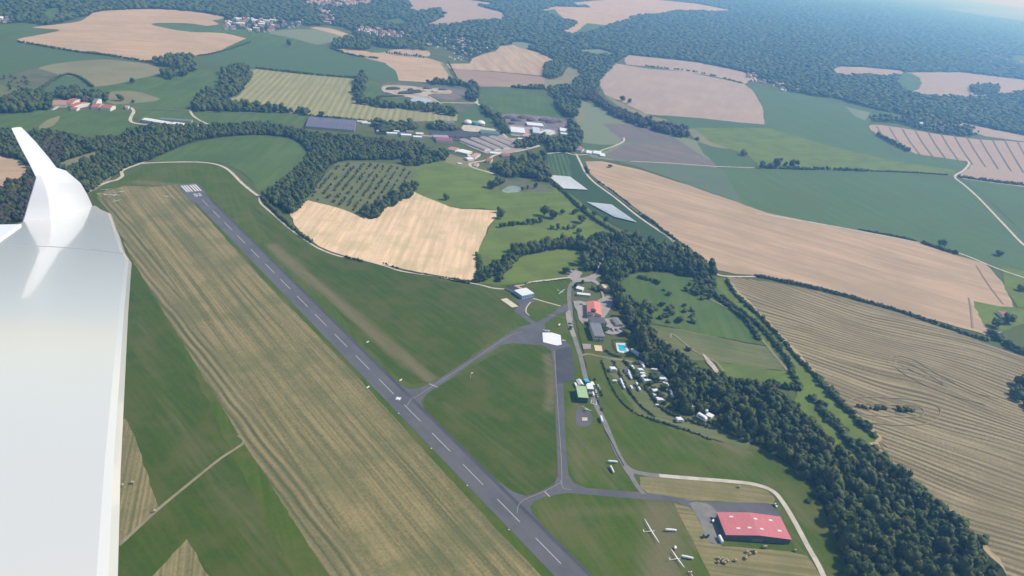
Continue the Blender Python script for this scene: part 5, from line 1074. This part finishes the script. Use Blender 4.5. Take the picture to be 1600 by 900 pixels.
# white van, trucks
def van(px, py, a, label, L=6, name='van'):
    e = empty(name, tuple(P(px, py, ZL[0])), a); tag(e, label, 'van')
    rbox(L, 2.1, .35, 2.7).build('body', CW, e); MB().box(L/2-1.3, L/2-.5, -1.06, 1.06, 1.45, 2.0).build('window', GLASS, e)
    for sx in (-L*.32, L*.32):
        for sy in (-.95, .95): w_ = link('wheel', WHEEL, e); w_.location = (sx, sy, .32)
van(1125.5, 844, ang((1122,836),(1128,848)), 'white van parked against the end of the red hangar', 7)
van(926.5, 617.5, ra, 'white van beside the green-roofed building', 6)
van(939.5, 656.5, ra, 'long white van on the grass right of the helipad', 9)
van(923, 535, 0, 'small white vehicle at the edge of the white pad', 4) if False else None
# glider trailers
def trailer(px, py, a, label, L=9.5):
    e = empty('glider_trailer', tuple(P(px, py, ZL[0])), a); tag(e, label, 'trailer', 'glider trailers')
    def s(x, w_, top): return [(x, -w_, .5), (x, w_, .5), (x, w_, top-.35), (x, w_*.55, top), (x, -w_*.55, top), (x, -w_, top-.35)]
    MB().loft([s(-L/2, .55, 1.9), s(-L/2+.8, .8, 2.2), s(0, .82, 2.1), s(L/2-1, .75, 1.8), s(L/2, .45, 1.3)]).build('body', CW, e, smooth=False)
    MB().box(L/2-.05, L/2+1.3, -.06, .06, .42, .54).build('drawbar', BLK, e)
    for sy in (-.85, .85): w_ = link('wheel', WHEEL, e); w_.location = (-.3, sy, .32)
trailer(957, 722.5, ang((949,722.5),(964,723)), 'horizontal white glider trailer near the road fork', 9)
trailer(956, 734.5, ang((952,728),(959,741)), 'slanting white glider trailer below the horizontal one near the road fork', 9)
trailer(1048, 829.5, ang((1038,829),(1058,829.8)), 'white glider trailer right of the upper parked glider', 9.5)
trailer(1073.5, 872, ang((1064,870.5),(1083,874)), 'white glider trailer right of the lower parked glider', 9.5)
# gliders
GW = plain('glider_white', (.82, .82, .80), .2, .03, coat=.6, spec=.5)
def wing_mesh(span, c0_, c1_, y=0, dih=.03, sweep=.0):
    m = MB()
    for s in (-1, 1):
        r_ = []
        for t in (0, .5, .85, 1):
            c = c0_ + (c1_ - c0_) * t ** 1.4; x = s * span / 2 * t; z = abs(x) * dih
            r_.append([(x, .3*c - sweep*abs(x), z), (x, -.2*c - sweep*abs(x), z+.07*c), (x, -.7*c - sweep*abs(x), z), (x, -.2*c - sweep*abs(x), z-.04*c)])
        m.loft(r_)
    return m
def glider(px, py, a, label, span=18, L=7.5, scale=1.0, lean=0.0, name='glider', group='parked gliders'):
    """local +y is the nose"""
    e = empty(name, tuple(P(px, py, ZL[0]) + [0, 0, .0]), a); tag(e, label, 'glider', group); e.scale = (scale,)*3
    f_ = MB().tube([(0, 2.6, .75), (0, 2.3, .8), (0, 1.4, .9), (0, .3, .95), (0, -1, .95), (0, -L*.5, 1.0), (0, -L+2.4, 1.1)], [.06, .25, .40, .42, .28, .16, .10], 10); f_.build('fuselage', GW, e, True)
    MB().tube([(0, 1.9, 1.02), (0, 1.2, 1.2), (0, .4, 1.22), (0, .0, 1.1)], [.12, .26, .24, .08], 8).build('canopy', GLASS, e, True)
    w_ = wing_mesh(span, 1.0, .4).build('wing', GW, e); w_.location = (0, 0, 1.15); w_.rotation_euler = (0, lean, 0)
    yt = -L + 2.3
    MB().add([(-.04, yt+.6, 1.1), (-.04, yt-.5, 1.1), (-.04, yt-.6, 2.3), (-.04, yt+.1, 2.3), (.04, yt+.6, 1.1), (.04, yt-.5, 1.1), (.04, yt-.6, 2.3), (.04, yt+.1, 2.3)], [(0,1,2,3),(4,5,6,7),(0,1,5,4),(1,2,6,5),(2,3,7,6),(3,0,4,7)]).build('fin', GW, e)
    t = wing_mesh(2.9, .6, .35, dih=0).build('tailplane', GW, e); t.location = (0, yt, 2.33)
    link('wheel', WHEEL, e).location = (0, 0, .32); return e
gd = ang((1010.4,809.5), (1027.5,847.5)) + math.pi/2   # nose direction angle: fuselage perpendicular to the wing
def gl(c, tip1, tip2, nose, lab, **k):
    s_ = np.linalg.norm(P(*tip2) - P(*tip1)); n_ = P(*nose) - P(*c); a = math.atan2(n_[1], n_[0]) - math.pi/2
    return glider(c[0], c[1], a, lab, span=s_, **k)
gl((1018,831), (1010.4,811), (1027.5,848.5), (1026,830), 'upper of the two white gliders parked with crossed wings near the hangar', L=9.5)
gl((1058.5,874), (1049.8,859.5), (1066.5,888.5), (1066,872.5), 'lower of the two white gliders parked near the hangar', L=9.5)
gl((165,304.5), (151,306.5), (174,302.5), (168,302), 'white glider with the widest wings at the far strip end', L=7)
gl((180,305.5), (171,304.5), (188,306), (183,303), 'white glider crossing the wide one at the far strip end', L=7)
gl((166,297), (161,300), (170,294.5), (163,294), 'small white glider at the top of the far strip end group', L=6)
gl((189,300.5), (185,304.5), (193,297), (186,298), 'white glider at the right of the far strip end group', L=6)
gl((181.5,315), (176,318), (187,312.5), (186,317), 'lowest white glider of the far strip end group', L=6)
gl((261.5,307.5), (258,306), (267,310), (263,305), 'yellowish glider alone on the dry patch beside the threshold', L=6)
gl((877.5,457), (877,451.8), (878.3,462.5), (882,458.5), 'small white aeroplane standing on the grass triangle by the road bend', L=8)
# powered aeroplane with red marks at the bottom edge, plus parked ones on the white pad
def plane(px, py, a, label, span=10, L=8, accent=None, sc=1.0):
    e = empty('light_aeroplane', tuple(P(px, py, ZL[0])), a); tag(e, label, 'aeroplane'); e.scale = (sc,)*3
    MB().tube([(0, 2.2, 1.0), (0, 1.9, 1.0), (0, 1.0, 1.1), (0, 0, 1.15), (0, -2, 1.1), (0, -L+2.5, 1.15)], [.25, .45, .55, .58, .35, .12], 10).build('fuselage', GW, e, True)
    MB().tube([(0, 1.0, 1.5), (0, .4, 1.75), (0, -.4, 1.7), (0, -1, 1.4)], [.1, .35, .35, .1], 8).build('canopy', GLASS, e, True)
    wing_mesh(span, 1.4, 1.1, dih=.05).build('wing', GW, e).location = (0, .3, .85)
    yt = -L + 2.6; t = wing_mesh(3.2, .9, .7, dih=0).build('tailplane', GW, e); t.location = (0, yt, 1.2)
    MB().add([(-.05, yt+.7, 1.1), (-.05, yt-.5, 1.1), (-.05, yt-.6, 2.3), (-.05, yt, 2.3), (.05, yt+.7, 1.1), (.05, yt-.5, 1.1), (.05, yt-.6, 2.3), (.05, yt, 2.3)], [(0,1,2,3),(4,5,6,7),(0,1,5,4),(1,2,6,5),(2,3,7,6),(3,0,4,7)]).build('fin', accent or GW, e)
    if accent: MB().box(-.3, .3, yt+1.2, yt+2.2, 1.28, 1.42).build('stripe', accent, e)
    MB().box(-.9, .9, 2.22, 2.28, .95, 1.05).build('propeller', BLK, e)
    for q in ((0, 1.6), (-1.1, -.1), (1.1, -.1)): w_ = link('wheel', WHEEL, e); w_.location = (*q, .32)
    return e
n_ = P(1086, 910) - P(1077, 893); plane(1083.5, 905.5, math.atan2(n_[1], n_[0]) - math.pi/2, 'aeroplane with red marking cut off by the bottom edge', 9.5, 9, plain('red_paint', (.6,.10,.05), .4))
plane(851.5, 516.5, ang((851,516),(855,530)) + math.pi/2, 'small white aeroplane above the white pad, left one', 7, 6, sc=.8); plane(856, 517, ang((851,516),(855,530)) + math.pi/2, 'small white aeroplane above the white pad, right one', 7, 6, sc=.8)
plane(880, 532.5, 0.5, 'small white aeroplane right of the white pad', 6, 5.5, sc=.8)
# helicopter on the round pad
e = empty('helicopter', tuple(P(915.5, 641.5, ZL[0])), ang((914,641),(920,643)) ); tag(e, 'small white helicopter with long rotor blades above the round pad', 'helicopter')
MB().tube([(-2.2, 0, 1.3), (-1.8, 0, 1.3), (-.6, 0, 1.45), (.6, 0, 1.5), (1.4, 0, 1.6)], [.1, .55, .85, .75, .3], 10).build('cabin', GW, e, True)
MB().tube([(1.2, 0, 1.7), (5.2, 0, 1.9)], [.28, .12], 8).build('tail_boom', GW, e); MB().box(4.9, 5.3, -.05, .05, 1.6, 2.8).build('fin', GW, e)
MB().box(-5.2, 5.2, -.14, .14, 2.75, 2.80).build('rotor_blade', GW, e).rotation_euler = (0, 0, -.3); MB().box(-.08, .08, -.08, .08, 2.1, 2.75).build('mast', BLK, e)
for sy in (-.8, .8): MB().tube([(-1.8, sy, .1), (1.6, sy, .1)], .06).build('skid', BLK, e); 
MB().box(-.8, -.7, -.8, .8, .1, .9).build('skid_strut', BLK, e)
# small dark and white trailer pieces
def cart(px, py, a, lab, m=WH, L=3, name='cart', cat='cart'):
    e = empty(name, tuple(P(px, py, ZL[0])), a); tag(e, lab, cat)
    MB().box(-L/2, L/2, -.8, .8, .5, 1.5).build('body', m, e)
    for sy in (-.9, .9): w_ = link('wheel', WHEEL, e); w_.location = (0, sy, .32)
cart(1055, 857, .6, 'small black and white winch cart between the two gliders')
cart(873.5, 508.5, .4, 'black and white box trailer on the grass near the pad', L=4)
cart(628, 598, 0, 'yellowish white marker board beside the taxiway mouth') if False else None
HAY = plain('hay', (.48, .40, .24), .95, .3, 2)
BALE = MB().loft([[(.8*math.cos(2*math.pi*k/16), y, .8+.8*math.sin(2*math.pi*k/16)) for k in range(16)] for y in (-.7, .7)]).mesh('hay_bale', HAY)
BL = [(1193.5,855.5,'left bale of the touching pair below the hangar'),(1196.5,855.5,'right bale of the touching pair below the hangar'),(1167,863,'uppermost left bale of the loose group'),(1178.5,861,'upper bale at the right of the loose group'),(1180,864.5,'lower bale at the right of the loose group'),(1171,867,'central bale of the loose group'),(1166,871,'bale at the bottom of the loose group, right one'),(1165,873.5,'lowest bale of the loose group'),(1242.5,861,'lone bale right of the hangar corner'),(1149,876.5,'bale just right of the dark bale heap'),(1122,879,'pale bale at the left foot of the dark heap'),(1154.5,761.3,'lone bale on the hay strip above the hangar'),(207,754.8,'round bale in the dry triangle at lower left'),(241,800,'round bale by the track at lower left'),(191,759.5,'round bale at the wing edge in the dry triangle')]
for x, y, lab in BL:
    if 'strip above' in lab: x = 1154.5
    o = link('hay_bale', BALE); o.location = P(x, y, ZL[0]); o.rotation_euler = (0, 0, random.uniform(0, 3)); o.scale = (1.25,)*3; tag(o, 'hay bale: ' + lab, 'hay bale', 'hay bales')
for k, (x, y) in enumerate(((1122,873),(1125,875),(1128,873.5),(1131,877),(1134,875),(1137,877.5),(1129,879),(1133,880.5))):
    o = link('hay_bale', BALE); o.location = P(x, y, ZL[0]); o.rotation_euler = (0, 0, random.uniform(0, 3)); o.scale = (1.2,)*3; tag(o, 'dark old bale in the heap below the red hangar', 'hay bale', 'dark bale heap')
cart(1099, 839, .8, 'dark farm machine at the edge of the gravel apron, left', CK, name='farm_machine', cat='machine'); cart(1106, 838.5, .2, 'dark farm machine at the edge of the gravel apron, right', CK, name='farm_machine', cat='machine'); cart(1114, 815, .3, 'small white cart in the shadow of the red hangar')
# walled yard and field markers
yc = P(927.5, 630); e = empty('low_wall', tuple(yc)); tag(e, 'low white wall around the small yard below the white van', 'wall'); wp = [np.array(P(*q)) - yc for q in ((923,631),(932,633.5),(931.5,627),(924,626))]
for i, nm in ((0, 'front'), (1, 'side'), (3, 'side')):
    a_, b_ = wp[i], wp[(i+1) % 4]; d = (b_ - a_) / np.linalg.norm(b_ - a_); n2 = np.array([-d[1], d[0], 0]) * .3
    MB().prism([a_ - n2, b_ - n2, b_ + n2, a_ + n2], .02, 1).build('wall_segment', WALLW, e)
for x, y in ((674,700.5),(730,758.5),(795,827.5),(623,646)):
    e = link('runway_marker', MB().add([(-.9,-.9,0),(.9,-.9,0),(.9,.9,0),(-.9,.9,0),(-.5,-.5,.7),(.5,-.5,.7),(.5,.5,.7),(-.5,.5,.7)], [(0,1,2,3),(4,5,6,7),(0,1,5,4),(1,2,6,5),(2,3,7,6),(3,0,4,7)]).mesh('runway_marker', WH)); e.scale = (.6, .6, .6); e.location = P(x, y, ZL[0]); tag(e, 'small white edge marker beside the runway', 'marker', 'runway edge markers')
for x, y, lab in ((626,594.3,'white marker board on the grass at the taxiway mouth'),(575,605.3,'white marker board left of the runway'),(574.5,534.6,'white marker on the grass right of the runway')):
    e = link('marker_board', MB().box(-1.8, 1.8, -.5, .5, 0, .8).mesh('marker_board', WH)); e.location = P(x, y, ZL[0]); e.rotation_euler = (0, 0, .4); tag(e, lab, 'marker')
e = empty('windsock', tuple(P(735, 592))); tag(e, 'white windsock frame on the grass between runway and apron', 'windsock'); MB().tube([(0,0,0),(0,0,7)], .12).build('pole', WH, e); MB().tube([(0,0,6.8),(1.5,.3,6.6),(3,.5,6.2)], [.5,.4,.25], 8).build('sock', WH, e)

# ------------------------------------------------------------------ the aircraft's own wing, a few metres from the pilot
nc = np.array([.072, -1, -.193]); nc /= np.linalg.norm(nc)
P0 = 7 / math.sqrt(710**2 + 120**2 + 1180**2) * np.array([-710, -120, 1180.]); hw = nc @ P0
def wpt(px, py, dn=0.0):
    d = np.array([px - 800, py - 450, FPX]); c = d * ((hw + dn) / (d @ nc)); return c
CO = wpt(90, 335)
def W3(c): return (R @ (np.asarray(c))) + np.array([0, 0, HCAM])
wing = empty('aircraft_wing', tuple(W3(CO))); tag(wing, 'glossy white aircraft wing with upturned winglet, seen from the cockpit at the left edge', 'aircraft wing')
def cl(c): return tuple(W3(c) - W3(CO))
WG = plain('gelcoat', (.70, .665, .59), .2, .02, .3, spec=.4, coat=.8)
WG.node_tree.nodes['Principled BSDF'].inputs['Coat Roughness'].default_value = .05
# outline of the wing's upper skin (clockwise), tip at the top of the photo
right = [(176,1300),(183,900),(188,720),(194,600),(200,480),(205.5,404)]
tip = [(196.5,391),(175.5,332.5),(160,326),(144,320.5),(110,330),(75,337),(38,343.5)]
left = [(22,349),(-60,395),(-330,560),(-520,760),(-900,1300)]
top = right + tip + left
def shell(name, outline, t, mat, dn=0.0, bev=.02, parent=wing, n_sub=1, smooth=True):
    c3 = [wpt(*q, dn) for q in outline]; cen = np.mean(c3, 0); N = len(c3); rings = []
    for ins, dz in ((bev*1.6, 0), (bev*.7, -bev*.25), (0, -bev*1.2), (bev*.4, -t*.7), (bev*4, -t)):
        r_ = []
        for i, c in enumerate(c3):
            a_, b_ = c3[i-1], c3[(i+1) % N]; d = b_ - a_; d /= np.linalg.norm(d); nn = np.cross(d, nc); 
            if nn @ (cen - c) < 0: nn = -nn
            r_.append(cl(c + nn * ins + nc * dz))
        rings.append(r_)
    m = MB(); m.loft(rings); o = m.build(name, mat, parent, False); return o
shell('wing_panel', top, .12, WG)
# aileron: separate surface on the trailing edge, slightly raised, in a whiter and duller finish
shell('aileron', [(33.5,350.2),(-10,350.8),(-300,352),(-300,560),(0,373.5)], .05, plain('aileron_paint', (.80, .80, .80), .5, .02, .3), dn=.012, bev=.004)
sm_ = MB(); SEAM = plain('seam_tape', (.50, .50, .49), .6, .1, 2)
for line in ([(-40,380),(20,383),(80,385),(140,389),(194,396)], [(-40,382),(-40,382.2)]):
    for a_, b_ in zip(line[:-1], line[1:]):
        A_, B_ = wpt(*a_, .0015), wpt(*b_, .0015)
        if np.linalg.norm(B_ - A_) < .02: continue
        d_ = (B_ - A_) / np.linalg.norm(B_ - A_); q2 = np.cross(d_, nc) * .004
        sm_.add([cl(A_ - q2), cl(B_ - q2), cl(B_ + q2), cl(A_ + q2), cl(A_ - q2 - nc*.004), cl(B_ - q2 - nc*.004), cl(B_ + q2 - nc*.004), cl(A_ + q2 - nc*.004)], [(0,1,2,3),(4,5,6,7),(0,1,5,4),(1,2,6,5),(2,3,7,6),(3,0,4,7)])
sm_.build('seam', SEAM, wing)
# winglet: lies in a plane through the tip chord, leaning outward
Lc, Rc = wpt(38, 343.5), wpt(144, 320.5); ch = (Rc - Lc) / np.linalg.norm(Rc - Lc)
out = np.cross(nc, ch); out *= np.sign(out @ (P0 / 7)); upv = nc * math.cos(.25) + out * math.sin(.25); pn = np.cross(ch, upv); pn /= np.linalg.norm(pn)
if pn @ Lc > 0: pn = -pn            # points towards the cockpit
def lp(px, py, off=0.0):
    d = np.array([px - 800, py - 450, FPX]); return d * ((pn @ Lc + off) / (d @ pn))
T1, T2 = lp(17.4,200.5), lp(33,198.4); 
sec = [  # chordwise sections from tip down: left px, ridge px, right px, ridge height
 [(17.4,200.5),(21,199),(28,198.5),(33,198.4),.004], [(19,204),(23,202),(33,202),(38,203.5),.008], [(30,227),(36,222),(50,216),(56,222),.014], [(45,255),(54,250),(68,241),(77,247),.02],
 [(55.8,277.5),(64,272),(78,263),(88.5,262),.03], [(54,284),(68,281),(87,272),(103,266.5),.05], [(50,298),(73,296),(88,286),(126,286),.09], [(44,317),(77,312),(88,302),(136,303),.13], [(38,338),(80,330),(90,322),(143.5,319.5),.15], [(30,362),(82,352),(92,345),(150,342),.15]]
m = MB(); front = []; back = []
for a_, b_, c_, d_, o_ in sec:
    front.append([cl(lp(*a_)), cl(lp(*b_, o_)), cl(lp(*c_, o_)), cl(lp(*d_))]); back.append([cl(lp(*a_, -.012)), cl(lp(*b_, -.03)), cl(lp(*c_, -.03)), cl(lp(*d_, -.012))])
n_ = len(sec); V = [q for r_ in front for q in r_] + [q for r_ in back for q in r_]; F = []
for k in range(n_ - 1):
    for i in range(3):
        a = k*4+i; F.append((a, a+1, a+5, a+4)); b = n_*4 + a; F.append((b, b+4, b+5, b+1))
    F.append((k*4, k*4+4, n_*4+k*4+4, n_*4+k*4)); F.append((k*4+3, n_*4+k*4+3, n_*4+k*4+7, k*4+7))
F.append((0, 1, 2, 3, n_*4+3, n_*4+2, n_*4+1, n_*4)); b = (n_-1)*4; F.append((b, b+1, b+2, b+3, n_*4+b+3, n_*4+b+2, n_*4+b+1, n_*4+b))
m.add(V, F); WGW = plain('winglet_gelcoat', (.645, .635, .62), .35, .02, .3, spec=.4)
wlt = m.build('winglet', WGW, wing)
wlt.data.polygons.foreach_set('use_smooth', np.ones(len(wlt.data.polygons), bool)); wlt.data.set_sharp_from_angle(angle=.42)
md = wlt.modifiers.new('bevel', 'BEVEL'); md.width = .006; md.segments = 2; md.limit_method = 'ANGLE'; md.angle_limit = .5

# ------------------------------------------------------------------ haze: the air between here and the hills
hz = MB().box(-62000, 62000, -62000, 62000, -1.0, HCAM + 12).mesh('haze', GR['base'])
hz.materials.clear(); hm = bpy.data.materials.new('haze_air'); hm.use_nodes = True; n = hm.node_tree.nodes; l = hm.node_tree.links
n.remove(n['Principled BSDF']); pv = n.new('ShaderNodeVolumePrincipled'); pv.inputs['Density'].default_value = 1.6e-4
pv.inputs['Color'].default_value = (.20, .50, 1.0, 1); pv.inputs['Absorption Color'].default_value = (1, 1, 1, 1); pv.inputs['Anisotropy'].default_value = 0.2
l.new(pv.outputs[0], n['Material Output'].inputs['Volume']); hz.materials.append(hm)
tag(link('haze', hz), 'thin blue summer haze filling the air over the whole landscape', kind='stuff')
